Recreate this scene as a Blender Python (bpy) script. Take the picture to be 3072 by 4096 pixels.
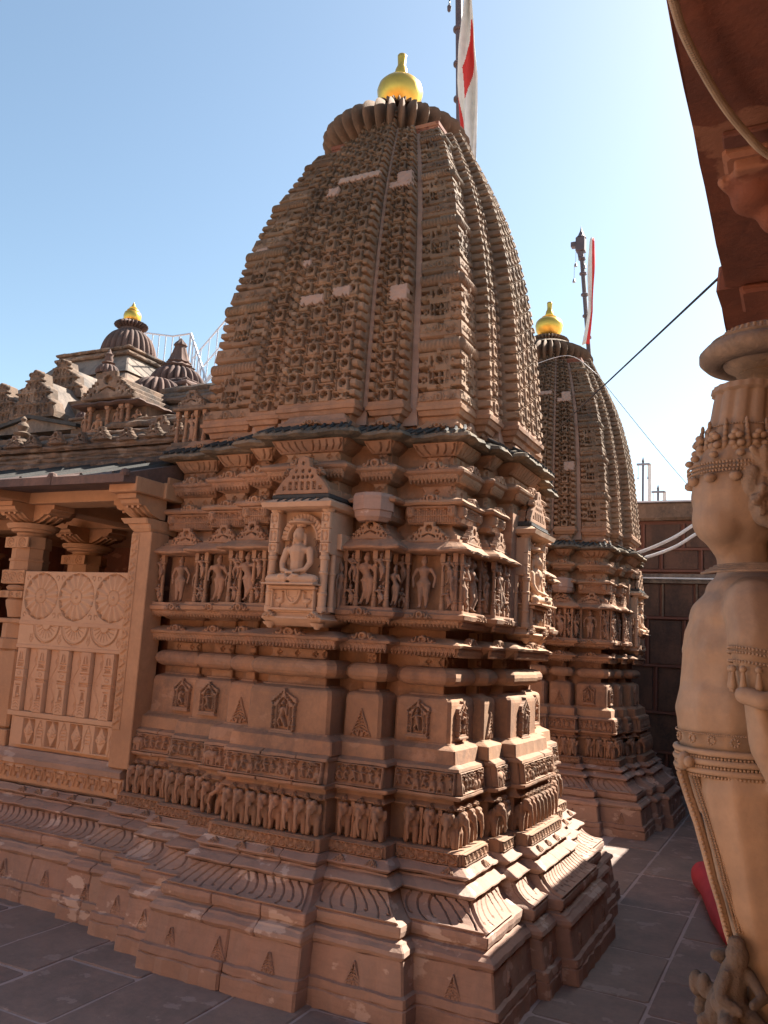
import bpy, math, random
import numpy as np
from mathutils import Matrix, Vector
random.seed(7); RS = np.random.RandomState(11)
for o in list(bpy.data.objects): bpy.data.objects.remove(o)
scene = bpy.context.scene; COL = scene.collection; R = math.radians
# ---------------------------------------------------------------- camera
cam_d = bpy.data.cameras.new('camera'); cam = bpy.data.objects.new('camera', cam_d); COL.objects.link(cam)
rt, up, bk = (0.8948, 0.4429, 0.0565), (0.0211, -0.1683, 0.9855), (0.4460, -0.8806, -0.1600)
cam.matrix_world = Matrix(((rt[0], up[0], bk[0], 0), (rt[1], up[1], bk[1], 0), (rt[2], up[2], bk[2], 1.9), (0, 0, 0, 1)))
cam_d.sensor_fit = 'VERTICAL'; cam_d.sensor_height = 24.0; cam_d.lens = 24.0 * 3350 / 4096
cam_d.clip_start = .05; cam_d.clip_end = 2000
scene.camera = cam
# ---------------------------------------------------------------- light
SUN_AZ, SUN_EL = 63.0, 43.5          # azimuth measured from +X towards +Y
w = bpy.data.worlds.new('World'); scene.world = w; w.use_nodes = True
nt = w.node_tree; nt.nodes.clear()
sky = nt.nodes.new('ShaderNodeTexSky'); sky.sky_type = 'NISHITA'; sky.sun_disc = False
sky.sun_elevation = R(SUN_EL); sky.sun_rotation = R(90 - SUN_AZ); sky.altitude = 300
sky.air_density = 1.0; sky.dust_density = 1.2; sky.ozone_density = 0.8
bgn = nt.nodes.new('ShaderNodeBackground'); bgn.inputs[1].default_value = 0.06
on = nt.nodes.new('ShaderNodeOutputWorld'); tn = nt.nodes.new('ShaderNodeMix'); tn.data_type = 'RGBA'; tn.blend_type = 'MULTIPLY'; tn.inputs[0].default_value = 1; tn.inputs[7].default_value = (1.04, 1.06, .95, 1)
nt.links.new(sky.outputs[0], tn.inputs[6]); nt.links.new(tn.outputs[2], bgn.inputs[0]); nt.links.new(bgn.outputs[0], on.inputs[0])
sun_d = bpy.data.lights.new('sun', 'SUN'); sun_d.energy = 5.0; sun_d.angle = R(.5); sun_d.color = (1, .93, .82)
sun = bpy.data.objects.new('sun', sun_d); COL.objects.link(sun)
sv = Vector((math.cos(R(SUN_EL)) * math.cos(R(SUN_AZ)), math.cos(R(SUN_EL)) * math.sin(R(SUN_AZ)), math.sin(R(SUN_EL))))
sun.rotation_euler = sv.to_track_quat('Z', 'Y').to_euler()
scene.view_settings.view_transform = 'Standard'; scene.view_settings.look = 'None'
scene.view_settings.exposure = 2.0; scene.view_settings.gamma = 1; scene.view_settings.use_curve_mapping = False
scene.cycles.max_bounces = 6; scene.cycles.diffuse_bounces = 4
# ---------------------------------------------------------------- materials
MATS = {}
def nodes(name):
    m = bpy.data.materials.new(name); m.use_nodes = True; t = m.node_tree; t.nodes.clear()
    o = t.nodes.new('ShaderNodeOutputMaterial'); b = t.nodes.new('ShaderNodeBsdfPrincipled')
    t.links.new(b.outputs[0], o.inputs[0]); MATS[name] = m
    return m, t, b
def nd(t, ty, **kw):
    n = t.nodes.new(ty)
    for k, v in kw.items():
        if k in ('operation', 'blend_type', 'noise_dimensions', 'data_type', 'musgrave_type', 'feature', 'wave_type', 'bands_direction', 'vector_type'): setattr(n, k, v)
        else: n.inputs[k].default_value = v
    return n
def noise(t, pos, scale, detail=4, rough=.6, stretch=None):
    src = pos
    if stretch:
        mp = t.nodes.new('ShaderNodeMapping'); mp.inputs['Scale'].default_value = stretch; t.links.new(pos, mp.inputs[0]); src = mp.outputs[0]
    n = nd(t, 'ShaderNodeTexNoise', Scale=scale, Detail=detail, Roughness=rough); t.links.new(src, n.inputs['Vector'])
    return n.outputs[0]
def ramp(t, src, a, b, ca=0., cb=1.):
    n = t.nodes.new('ShaderNodeMapRange'); n.inputs[1].default_value = a; n.inputs[2].default_value = b
    n.inputs[3].default_value = ca; n.inputs[4].default_value = cb; t.links.new(src, n.inputs[0]); return n.outputs[0]
def mix(t, f, a, b, mode='MIX'):
    n = t.nodes.new('ShaderNodeMix'); n.data_type = 'RGBA'; n.blend_type = mode
    for s, v in ((n.inputs[0], f), (n.inputs[6], a), (n.inputs[7], b)):
        if isinstance(v, (tuple, list)): s.default_value = (*v[:3], 1)
        elif isinstance(v, (float, int)): s.default_value = v
        else: t.links.new(v, s)
    return n.outputs[2]
def mth(t, op, a, b=0.):
    n = t.nodes.new('ShaderNodeMath'); n.operation = op
    for i, v in enumerate((a, b)):
        if isinstance(v, (float, int)): n.inputs[i].default_value = v
        else: t.links.new(v, n.inputs[i])
    return n.outputs[0]
def stone(name, base, alt, dark=None, *a_, streak=0., **k_): return stone_(name, base, alt, dark, *a_, streak=streak, **k_)
def stone_(name, base, alt, dark=None, dark_amt=0., zramp=None, pale=None, pale_amt=0., rough=.85, bump=.35, vein=0., fine=90., obj_var=.12, pores=0., streak=0.):
    m, t, b = nodes(name)
    g = t.nodes.new('ShaderNodeNewGeometry'); P = g.outputs['Position']
    c = mix(t, ramp(t, noise(t, P, 2.2, 5, .62), .36, .64), base, alt)
    c = mix(t, ramp(t, noise(t, P, 17, 5, .7), .3, .75, 0, .35), c, tuple(x * .62 for x in base))
    if vein:
        c = mix(t, ramp(t, noise(t, P, 5, 4, .6, (1, 1, 9)), .5, .62, 0, vein), c, tuple(x * .72 for x in alt))
    if dark:
        f = noise(t, P, 3.1, 6, .72, (1, 1, .45))
        f2 = noise(t, P, 24, 4, .7)
        f = mth(t, 'ADD', mth(t, 'MULTIPLY', f, .72), mth(t, 'MULTIPLY', f2, .28))
        k = ramp(t, f, .42, .60, 0, 1)
        if zramp:
            sx = t.nodes.new('ShaderNodeSeparateXYZ'); t.links.new(P, sx.inputs[0])
            zr = ramp(t, sx.outputs[2], zramp[0], zramp[1], 0, 1)
            k = mth(t, 'MULTIPLY', ramp(t, mth(t, 'ADD', f, mth(t, 'MULTIPLY', mth(t, 'SUBTRACT', zr, .5), .34)), .42, .58, 0, 1), 1.)
        c = mix(t, mth(t, 'MULTIPLY', k, dark_amt), c, dark)
    if pale:
        k = ramp(t, noise(t, P, 4.2, 5, .55, (1, 1, 1.6)), .60, .625, 0, pale_amt)
        c = mix(t, k, c, pale)
    if streak:
        k = ramp(t, noise(t, P, 11, 4, .6, (1, 1, .10)), .50, .66, 0, streak); k = mth(t, 'MULTIPLY', k, ramp(t, noise(t, P, 1.7, 3, .5), .38, .6))
        c = mix(t, k, c, (.06, .048, .04))
    oi = t.nodes.new('ShaderNodeObjectInfo')
    c = mix(t, ramp(t, oi.outputs['Random'], 0, 1, 0, obj_var * 2), c, tuple(x * .6 for x in base))
    c = mix(t, ramp(t, mth(t, 'FRACT', mth(t, 'MULTIPLY', oi.outputs['Random'], 7.31)), .3, 1, 0, obj_var * .8), c, (min(.7, base[0] * 1.12), min(.6, base[1] * 1.32), min(.5, base[2] * 1.25)))
    t.links.new(c, b.inputs['Base Color']); b.inputs['Roughness'].default_value = rough
    b.inputs['Specular IOR Level'].default_value = .25
    h = mth(t, 'ADD', mth(t, 'MULTIPLY', noise(t, P, fine, 4, .7), .5), noise(t, P, 12, 5, .65))
    if pores:
        v = nd(t, 'ShaderNodeTexVoronoi', Scale=60.); t.links.new(P, v.inputs['Vector']); h = mth(t, 'ADD', h, mth(t, 'MULTIPLY', ramp(t, v.outputs[0], .0, .25, 0, 1), pores))
    bp = nd(t, 'ShaderNodeBump', Strength=bump, Distance=.012); t.links.new(h, bp.inputs['Height']); t.links.new(bp.outputs[0], b.inputs['Normal'])
    return m
def plain(name, col, rough=.5, metal=0., var=.15, scale=6., bump=.0, spec=.4):
    m, t, b = nodes(name)
    g = t.nodes.new('ShaderNodeNewGeometry'); P = g.outputs['Position']
    c = mix(t, ramp(t, noise(t, P, scale, 5, .6), .35, .7, 0, var * 3), col, tuple(x * .55 for x in col))
    t.links.new(c, b.inputs['Base Color']); b.inputs['Roughness'].default_value = rough; b.inputs['Metallic'].default_value = metal
    b.inputs['Specular IOR Level'].default_value = spec
    if bump:
        bp = nd(t, 'ShaderNodeBump', Strength=bump, Distance=.01); t.links.new(noise(t, P, 40, 5, .6), bp.inputs['Height']); t.links.new(bp.outputs[0], b.inputs['Normal'])
    return m
stone('sandstone', (.43, .235, .14), (.335, .172, .102), (.15, .10, .078), .75, None, (.50, .32, .23), .25, obj_var=.2)
stone('sandstone_base', (.43, .27, .207), (.345, .208, .16), (.21, .155, .13), .6, None, (.60, .46, .385), .65, vein=.35, obj_var=.2)
stone('sandstone_spire', (.315, .185, .115), (.24, .145, .093), (.10, .072, .051), .9, (3.3, 5.2), (.40, .29, .21), .3, bump=.5, streak=.75, obj_var=.2)
stone('sandstone_eave', (.27, .19, .125), (.18, .135, .095), (.07, .065, .055), .95, None, None, bump=.6, streak=.5)
stone('plaster_groove', (.42, .285, .225), (.35, .23, .18), (.22, .16, .13), .6, None, None, bump=.2)
stone('niche_stone', (.58, .38, .255), (.52, .32, .205), (.38, .23, .15), .4, None, None, bump=.15, obj_var=.05)
stone('frieze_stone', (.38, .21, .135), (.31, .17, .108), (.15, .115, .09), .65, None, (.55, .38, .28), .2)
stone('panel_stone', (.55, .34, .22), (.49, .285, .18), (.42, .24, .15), .4, None, None, bump=.2)
stone('porch_stone', (.52, .29, .165), (.44, .235, .13), (.22, .13, .09), .45, None, None)
stone('roof_stone', (.25, .16, .11), (.17, .115, .085), (.055, .045, .04), .95, None, (.40, .30, .23), .35, bump=.7)
stone('crown_stone', (.22, .135, .085), (.17, .105, .07), (.09, .065, .045), .8, None, None, bump=.5)
stone('dark_roof_stone', (.17, .10, .08), (.12, .075, .065), (.05, .04, .04), .8, None, None, bump=.5)
stone('slate_top', (.075, .072, .07), (.055, .052, .05), (.03, .028, .027), .7, None, None, bump=.4)
stone('roof_pale', (.29, .225, .18), (.21, .165, .14), (.075, .065, .06), .98, None, None, bump=.5)
stone('red_stone', (.27, .10, .06), (.20, .075, .045), (.10, .045, .035), .7, None, (.38, .19, .115), .6, bump=.3)
stone('dark_panel', (.16, .085, .06), (.11, .062, .047), (.035, .03, .028), .8, None, None, bump=.5)
stone('red_trim', (.20, .09, .066), (.16, .07, .052), (.12, .05, .04), .5, None, None, bump=.25)
stone('statue_stone', (.42, .295, .20), (.35, .24, .155), (.20, .15, .115), .7, None, None, rough=.62, bump=.16, fine=60., obj_var=.04, pores=.15)
stone('statue_dark', (.42, .30, .21), (.33, .24, .17), (.12, .10, .085), .8, None, None, rough=.8, bump=.5, obj_var=.04)
stone('worn_dark', (.20, .15, .115), (.14, .11, .09), (.06, .055, .05), .7, None, (.34, .26, .2), .6, rough=.85, bump=.7, obj_var=.03)
stone('slab_stone', (.31, .21, .175), (.23, .165, .145), (.14, .108, .098), .7, None, (.42, .32, .29), .5, rough=.7, bump=.22, obj_var=.22)
stone('mortar', (.50, .39, .36), (.42, .33, .31), (.20, .15, .14), .3, None, None, bump=.3)
plain('gold', (.78, .47, .09), .33, .88, .12, 9., .05)
plain('pole_paint', (.10, .075, .085), .5, 0, .2)
plain('white_metal', (.62, .64, .70), .45, .1, .08)
plain('cable_black', (.02, .02, .03), .5)
plain('cable_white', (.75, .75, .76), .4)
plain('conduit', (.36, .27, .18), .6, 0, .2, 20.)
plain('flag_white', (.74, .73, .68), .8, 0, .12, 14., .1)
plain('flag_red', (.62, .045, .04), .8, 0, .12, 14., .1)
plain('red_cloth', (.50, .045, .06), .85, 0, .15, 5., .15)
plain('grey_metal', (.25, .25, .27), .5, .3)
M = MATS
# ---------------------------------------------------------------- mesh helpers
def mk(name, V, F, mat, parent=None, smooth=False, loc=None, rotz=None):
    me = bpy.data.meshes.new(name); V = np.asarray(V, float)
    if isinstance(F, np.ndarray):
        n = F.shape[1]; me.vertices.add(len(V)); me.vertices.foreach_set('co', V.ravel())
        me.loops.add(F.size); me.loops.foreach_set('vertex_index', F.ravel().astype(np.int32))
        me.polygons.add(len(F)); me.polygons.foreach_set('loop_start', np.arange(0, F.size, n, dtype=np.int32))
        me.polygons.foreach_set('loop_total', np.full(len(F), n, np.int32)); me.update(calc_edges=True); me.validate()
    else:
        me.from_pydata(V.tolist(), [], F)
    if smooth: me.polygons.foreach_set('use_smooth', np.ones(len(me.polygons), bool))
    me.materials.append(M[mat] if isinstance(mat, str) else mat)
    return put(name, me, parent, loc, rotz)
def put(name, me, parent=None, loc=None, rotz=None):
    o = bpy.data.objects.new(name, me); COL.objects.link(o)
    if parent is not None: o.parent = parent
    if loc is not None: o.location = loc
    if rotz is not None: o.rotation_euler = (0, 0, rotz)
    return o
def empty(name, loc, label=None, cat=None, group=None, rotz=0, parent=None):
    o = bpy.data.objects.new(name, None); COL.objects.link(o); o.location = loc; o.rotation_euler = (0, 0, rotz); o.empty_display_size = .2
    if parent is not None: o.parent = parent
    if label: tag(o, label, cat, group)
    return o
def tag(o, label=None, cat=None, group=None, kind=None):
    for k, v in (('label', label), ('category', cat), ('group', group), ('kind', kind)):
        if v: o[k] = v
    return o
KIDS = {}
def copy_tree(o, parent=None):
    c = o.copy(); COL.objects.link(c); c.parent = parent
    for ch in o.children: copy_tree(ch, c)
    return c
class MB:
    def __init__(s): s.V = []; s.F = []; s.n = 0
    def add(s, V, F):
        V = np.asarray(V, float); s.V.append(V); s.F += [tuple(i + s.n for i in f) for f in F]; s.n += len(V); return s
    def box(s, x0, x1, y0, y1, z0, z1, c=0.):
        if c:
            return s.loft([(z0, x0 + c, x1 - c, y0 + c, y1 - c), (z0 + c, x0, x1, y0, y1), (z1 - c, x0, x1, y0, y1), (z1, x0 + c, x1 - c, y0 + c, y1 - c)], c)
        V = [(x, y, z) for z in (z0, z1) for x, y in ((x0, y0), (x1, y0), (x1, y1), (x0, y1))]
        return s.add(V, [(3, 2, 1, 0), (4, 5, 6, 7), (0, 1, 5, 4), (1, 2, 6, 5), (2, 3, 7, 6), (3, 0, 4, 7)])
    def loft(s, prof, c=.005, step=None, amp=0., seed=0):
        """prof rows: z,x0,x1,y0,y1 -> stack of chamfered rectangles"""
        rings = []
        for z, x0, x1, y0, y1 in prof:
            cc = min(c, (x1 - x0) * .3, (y1 - y0) * .3)
            P = [(x0 + cc, y0), (x1 - cc, y0), (x1, y0 + cc), (x1, y1 - cc), (x1 - cc, y1), (x0 + cc, y1), (x0, y1 - cc), (x0, y0 + cc)]
            rings.append((z, P))
        if step:
            z, x0, x1, y0, y1 = prof[0]
            nx = max(1, int((x1 - x0) / step)); ny = max(1, int((y1 - y0) / step)); out = []
            for z, P in rings:
                Q = []
                for i, (a, b) in enumerate(zip(P, P[1:] + P[:1])):
                    k = (nx, 1, ny, 1, nx, 1, ny, 1)[i]
                    Q += [(a[0] + (b[0] - a[0]) * j / k, a[1] + (b[1] - a[1]) * j / k) for j in range(k)]
                out.append((z, Q))
            rings = out
        n = len(rings[0][1]); V = [(x, y, z) for z, P in rings for x, y in P]; V = np.array(V, float)
        if amp:
            h = np.sin(V[:, 0] * 37.1 + seed) * np.sin(V[:, 1] * 41.7 + seed * 1.7) + .7 * np.sin(V[:, 0] * 83 + V[:, 2] * 61 + seed) * np.sin(V[:, 1] * 71 - V[:, 2] * 90)
            g = np.sin(V[:, 0] * 23 + V[:, 1] * 31 + V[:, 2] * 17 + seed * 2.3)
            ctr = V[:, :2].mean(0); dd = V[:, :2] - ctr; dd /= np.maximum(1e-6, np.abs(dd).max(1))[:, None]
            V[:, :2] += np.sign(dd) * (np.abs(dd) > .9) * (h * amp)[:, None]; V[:, 2] += g * amp * .9
        F = []
        for i in range(len(rings) - 1):
            for j in range(n):
                k = (j + 1) % n; F.append((i * n + j, i * n + k, (i + 1) * n + k, (i + 1) * n + j))
        F.append(tuple(range(n - 1, -1, -1))); F.append(tuple((len(rings) - 1) * n + j for j in range(n)))
        return s.add(V, F)
    def lathe(s, prof, cx=0, cy=0, n=12, cap=True, ribs=0, rib=0.):
        V = []
        for z, r in prof:
            for j in range(n):
                a = 2 * math.pi * j / n; rr = r * (1 + (rib * math.cos(a * ribs) if ribs else 0)); V.append((cx + rr * math.cos(a), cy + rr * math.sin(a), z))
        F = []
        for i in range(len(prof) - 1):
            for j in range(n):
                k = (j + 1) % n; F.append((i * n + j, i * n + k, (i + 1) * n + k, (i + 1) * n + j))
        if cap: F.append(tuple(range(n - 1, -1, -1))); F.append(tuple((len(prof) - 1) * n + j for j in range(n)))
        return s.add(V, F)
    def tube(s, pts, r, n=8, r2=None):
        pts = [Vector(p) for p in pts]; V = []; m = len(pts)
        for i, p in enumerate(pts):
            d = (pts[min(i + 1, m - 1)] - pts[max(i - 1, 0)]).normalized()
            u = d.cross(Vector((0, 0, 1))); u = u.normalized() if u.length > 1e-3 else Vector((1, 0, 0)); v = d.cross(u)
            rr = r if r2 is None else r + (r2 - r) * i / max(1, m - 1)
            for j in range(n):
                a = 2 * math.pi * j / n; V.append(p + (u * math.cos(a) + v * math.sin(a)) * rr)
        F = []
        for i in range(m - 1):
            for j in range(n):
                k = (j + 1) % n; F.append((i * n + j, i * n + k, (i + 1) * n + k, (i + 1) * n + j))
        F.append(tuple(range(n))); F.append(tuple((m - 1) * n + j for j in range(n - 1, -1, -1)))
        return s.add([tuple(v) for v in V], F)
    def prism(s, pts, y0, y1):
        """polygon in x,z extruded y0..y1 (front at y0)"""
        n = len(pts); V = [(x, y0, z) for x, z in pts] + [(x, y1, z) for x, z in pts]
        F = [tuple(range(n)), tuple(range(2 * n - 1, n - 1, -1))] + [(j, j + n, (j + 1) % n + n, (j + 1) % n) for j in range(n)]
        return s.add(V, F)
    def obj(s, name, mat, parent=None, smooth=False, **k):
        o = mk(name, np.concatenate(s.V), s.F, mat, parent, False, **k)
        if smooth: smooth_angle(o.data, smooth if smooth is not True else 40)
        return o
def smooth_angle(me, deg):
    n = len(me.polygons); me.polygons.foreach_set('use_smooth', np.ones(n, bool))
    nrm = np.zeros(n * 3); me.polygons.foreach_get('normal', nrm); nrm = nrm.reshape(-1, 3)
    import collections
    ep = collections.defaultdict(list)
    for p in me.polygons:
        for k in p.edge_keys: ep[k].append(p.index)
    c = math.cos(R(deg)); sh = np.zeros(len(me.edges), bool)
    for e in me.edges:
        q = ep[e.key]
        if len(q) == 2 and nrm[q[0]] @ nrm[q[1]] < c: sh[e.index] = True
    me.edges.foreach_set('use_edge_sharp', sh) if hasattr(me.edges[0], 'use_edge_sharp') else None
# ---------------------------------------------------------------- relief canvas (height field carved in stone)
class Rel:
    def __init__(s, w, h, res=.004, base=0.):
        s.w, s.h = w, h; s.nx = max(2, int(round(w / res))) + 1; s.ny = max(2, int(round(h / res))) + 1
        s.U, s.V = np.meshgrid(np.linspace(0, w, s.nx), np.linspace(0, h, s.ny)); s.H = np.full_like(s.U, base); s.res = res
    def mx(s, m, v): s.H = np.where(m, np.maximum(s.H, v), s.H)
    def st(s, m, v): s.H = np.where(m, v, s.H)
    def ell(s, cx, cy, rx, ry, h, base=0., ang=0.):
        c, q = math.cos(ang), math.sin(ang); a = (s.U - cx) * c + (s.V - cy) * q; b = -(s.U - cx) * q + (s.V - cy) * c
        d = (a / rx) ** 2 + (b / ry) ** 2; s.mx(d < 1, base + h * np.sqrt(np.maximum(0, 1 - d)))
    def cap(s, p, q, r0, r1, h, base=0.):
        p = np.array(p); q = np.array(q); d = q - p; L = max(1e-9, d @ d)
        t = np.clip(((s.U - p[0]) * d[0] + (s.V - p[1]) * d[1]) / L, 0, 1)
        dist = np.hypot(s.U - p[0] - t * d[0], s.V - p[1] - t * d[1]); r = r0 + (r1 - r0) * t
        s.mx(dist < r, base + h * np.sqrt(np.maximum(0, 1 - (dist / r) ** 2)))
    def line(s, pts, r, v):
        for p, q in zip(pts, pts[1:]):
            p = np.array(p); q = np.array(q); d = q - p; L = max(1e-9, d @ d)
            t = np.clip(((s.U - p[0]) * d[0] + (s.V - p[1]) * d[1]) / L, 0, 1)
            s.st(np.hypot(s.U - p[0] - t * d[0], s.V - p[1] - t * d[1]) < r, v)
    def ridge(s, pts, r, h, base=0.):
        for p, q in zip(pts, pts[1:]): s.cap(p, q, r, r, h, base)
    def rect(s, x0, x1, y0, y1, v): s.st((s.U > x0) & (s.U < x1) & (s.V > y0) & (s.V < y1), v)
    def disc(s, cx, cy, r, v, ry=None): s.st(((s.U - cx) / r) ** 2 + ((s.V - cy) / (ry or r)) ** 2 < 1, v)
    def poly(s, pts, v, mode='st'):
        x, y = s.U, s.V; ins = np.zeros_like(x, bool); n = len(pts)
        for i in range(n):
            x0, y0 = pts[i]; x1, y1 = pts[(i + 1) % n]
            if y0 == y1: continue
            c = ((y0 > y) != (y1 > y)) & (x < (x1 - x0) * (y - y0) / (y1 - y0) + x0); ins ^= c
        (s.st if mode == 'st' else s.mx)(ins, v); return ins
    def mesh(s, fn=None, back=-.01, drop=None, wear=.0):
        H = s.H + (RS.rand(*s.H.shape) - .5) * wear * 2 if wear else s.H.copy()
        U = np.pad(s.U, 1, 'edge'); V = np.pad(s.V, 1, 'edge'); H = np.pad(H, 1, constant_values=back)
        ny, nx = U.shape
        P = fn(U, V, H) if fn else np.stack([U, -H, V], -1)
        idx = np.arange(ny * nx).reshape(ny, nx)
        F = np.stack([idx[:-1, :-1], idx[:-1, 1:], idx[1:, 1:], idx[1:, :-1]], -1).reshape(-1, 4)
        if drop is not None:
            h4 = H[:-1, :-1], H[:-1, 1:], H[1:, 1:], H[1:, :-1]; k = np.max(np.stack(h4), 0).ravel() > drop; F = F[k]
            used = np.unique(F); mp = -np.ones(ny * nx, int); mp[used] = np.arange(len(used)); return P.reshape(-1, 3)[used], mp[F]
        return P.reshape(-1, 3), F
    def obj(s, name, mat, parent=None, fn=None, back=-.01, drop=None, smooth=False, wear=0., **k):
        V, F = s.mesh(fn, back, drop, wear); return mk(name, V, F, mat, parent, smooth, **k)
def at(x, y, z):   # relief on a plane facing -Y whose lower left corner is x,z
    return lambda U, V, H: np.stack([x + U, y - H, z + V], -1)
# ---------------------------------------------------------------- organic bodies: capsules fused by a voxel remesh
def icap(p, q, r0, r1, n=8, m=5):
    p = Vector(p); q = Vector(q); d = q - p; L = d.length
    u = d.normalized() if L > 1e-6 else Vector((0, 0, 1)); a = u.cross(Vector((.3, .1, 1)) if abs(u.z) < .9 else Vector((1, 0, 0))).normalized(); b = u.cross(a)
    rows = [(-math.cos(t) * r0, math.sin(t) * r0, 0) for t in np.linspace(.25, math.pi / 2, 3)] + [(L - math.cos(t) * r1, math.sin(t) * r1, 0) for t in np.linspace(math.pi / 2, math.pi - .25, 3)]
    V = [tuple(p + u * (-r0))]
    for x, r, _ in rows:
        for j in range(n):
            t = 2 * math.pi * j / n; V.append(tuple(p + u * x + (a * math.cos(t) + b * math.sin(t)) * r))
    V.append(tuple(p + u * (L + r1))); e = len(V) - 1; F = [(0, 1 + (j + 1) % n, 1 + j) for j in range(n)]
    for i in range(len(rows) - 1):
        for j in range(n): F.append((1 + i * n + j, 1 + i * n + (j + 1) % n, 1 + (i + 1) * n + (j + 1) % n, 1 + (i + 1) * n + j))
    k = 1 + (len(rows) - 1) * n; F += [(e, k + j, k + (j + 1) % n) for j in range(n)]
    return V, F
def iell(c, r, rot=None, n=12, m=8):
    V = []; F = []
    for i in range(m + 1):
        t = math.pi * i / m
        for j in range(n):
            a = 2 * math.pi * j / n; v = Vector((r[0] * math.sin(t) * math.cos(a), r[1] * math.sin(t) * math.sin(a), r[2] * math.cos(t)))
            if rot: v = rot @ v
            V.append(tuple(v + Vector(c)))
    for i in range(m):
        for j in range(n): F.append((i * n + j, (i + 1) * n + j, (i + 1) * n + (j + 1) % n, i * n + (j + 1) % n))
    return V, F
def blob(parts, voxel, it=4, fac=.5):
    """parts: ('c',p,q,r0,r1) capsules, ('e',c,(rx,ry,rz)[,rot]) ellipsoids, ('b',x0,x1,y0,y1,z0,z1) -> fused mesh"""
    mb = MB()
    for p in parts:
        if p[0] == 'c': mb.add(*icap(*p[1:], n=10))
        elif p[0] == 'e': mb.add(*iell(*p[1:]))
        elif p[0] == 'b': mb.box(*p[1:])
        elif p[0] == 'm': mb.add(p[1], p[2])
    me = bpy.data.meshes.new('tmp'); me.from_pydata(np.concatenate(mb.V).tolist(), [], mb.F)
    o = bpy.data.objects.new('tmp', me); COL.objects.link(o)
    rm = o.modifiers.new('r', 'REMESH'); rm.mode = 'VOXEL'; rm.voxel_size = voxel; rm.adaptivity = 0
    sm = o.modifiers.new('s', 'SMOOTH'); sm.iterations = it; sm.factor = fac
    dg = bpy.context.evaluated_depsgraph_get(); dg.update()
    out = bpy.data.meshes.new_from_object(o.evaluated_get(dg))
    bpy.data.objects.remove(o); bpy.data.meshes.remove(me)
    out.polygons.foreach_set('use_smooth', np.ones(len(out.polygons), bool)); out.materials.clear()
    return out
def blob_obj(name, parts, voxel, mat, parent=None, it=4, **k):
    me = blob(parts, voxel, it); me.name = name; me.materials.append(M[mat]); return put(name, me, parent, k.get('loc'), k.get('rotz'))
# ================================================================= carved vocabulary
def crest(r, cx, y0, w, h, b=0., d=.012):
    """little horseshoe window flanked by scrolls"""
    r.ell(cx, y0 + h * .45, w * .15, h * .5, d * .4, b + d * .7); r.disc(cx, y0 + h * .42, w * .075, b + .002, h * .27)
    r.ell(cx, y0 + h * .28, w * .035, h * .13, d * .5, b)
    for s in (-1, 1):
        r.ridge([(cx + s * w * .2, y0 + h * .7), (cx + s * w * .24, y0 + h * .2), (cx + s * w * .32, y0 + h * .08)], w * .04, d, b)
        r.ell(cx + s * w * .34, y0 + h * .3, w * .06, h * .25, d, b); r.ell(cx + s * w * .44, y0 + h * .14, w * .05, h * .14, d * .8, b)
def mini_person(r, x, y, h, d, b=0., rnd=random):
    """small carved dancer drawn in a relief"""
    k = h / 1.0; s = rnd.choice((-1, 1)); sw = rnd.uniform(.02, .07) * s
    hip = (x + sw * k, y + .48 * k); ch = (x - sw * .5 * k, y + .72 * k)
    for q in (-1, 1):
        kn = (x + q * rnd.uniform(.07, .17) * k, y + .26 * k); ft = (x + q * rnd.uniform(.05, .16) * k, y + .02)
        r.cap(hip, kn, .075 * k, .055 * k, d * .9, b); r.cap(kn, ft, .052 * k, .04 * k, d * .8, b)
        el = (x + q * rnd.uniform(.14, .24) * k, y + rnd.uniform(.5, .74) * k); ha = (x + q * rnd.uniform(.05, .26) * k, y + rnd.uniform(.45, .98) * k)
        r.cap((ch[0] + q * .08 * k, ch[1] + .03 * k), el, .042 * k, .034 * k, d * .8, b); r.cap(el, ha, .034 * k, .028 * k, d * .8, b)
    r.cap(hip, ch, .09 * k, .11 * k, d, b); r.ell(ch[0] + sw * .3 * k, y + .92 * k, .075 * k, .085 * k, d * 1.05, b); r.ell(ch[0], y + 1.0 * k, .05 * k, .06 * k, d * .7, b)
def leaf_motif(w, h, kind=0):
    r = Rel(w, h, .003, -.02); c = w / 2
    if kind == 0: r.ridge([(w * .04, h * .03), (c, h * .98), (w * .96, h * .03)], .0042, .014)
    for s in (-1, 1):
        for k in range(6):
            y = h * (.24 + .12 * k); q = w * (.38 - .055 * k)
            r.ridge([(c + s * .005, y + .03 * h), (c + s * q * .7, y - h * .03), (c + s * q, y - h * .11)], w * .034, .016)
        r.ridge([(c + s * w * .13, h * .02), (c + s * w * .14, h * .16), (c + s * w * .26, h * .22), (c + s * w * .34, h * .1), (c + s * w * .24, h * .05)], w * .036, .018)
    r.ridge([(c - w * .09, h * .02), (c - w * .07, h * .18), (c, h * .30), (c + w * .07, h * .18), (c + w * .09, h * .02)], w * .04, .018)
    return r
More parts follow.
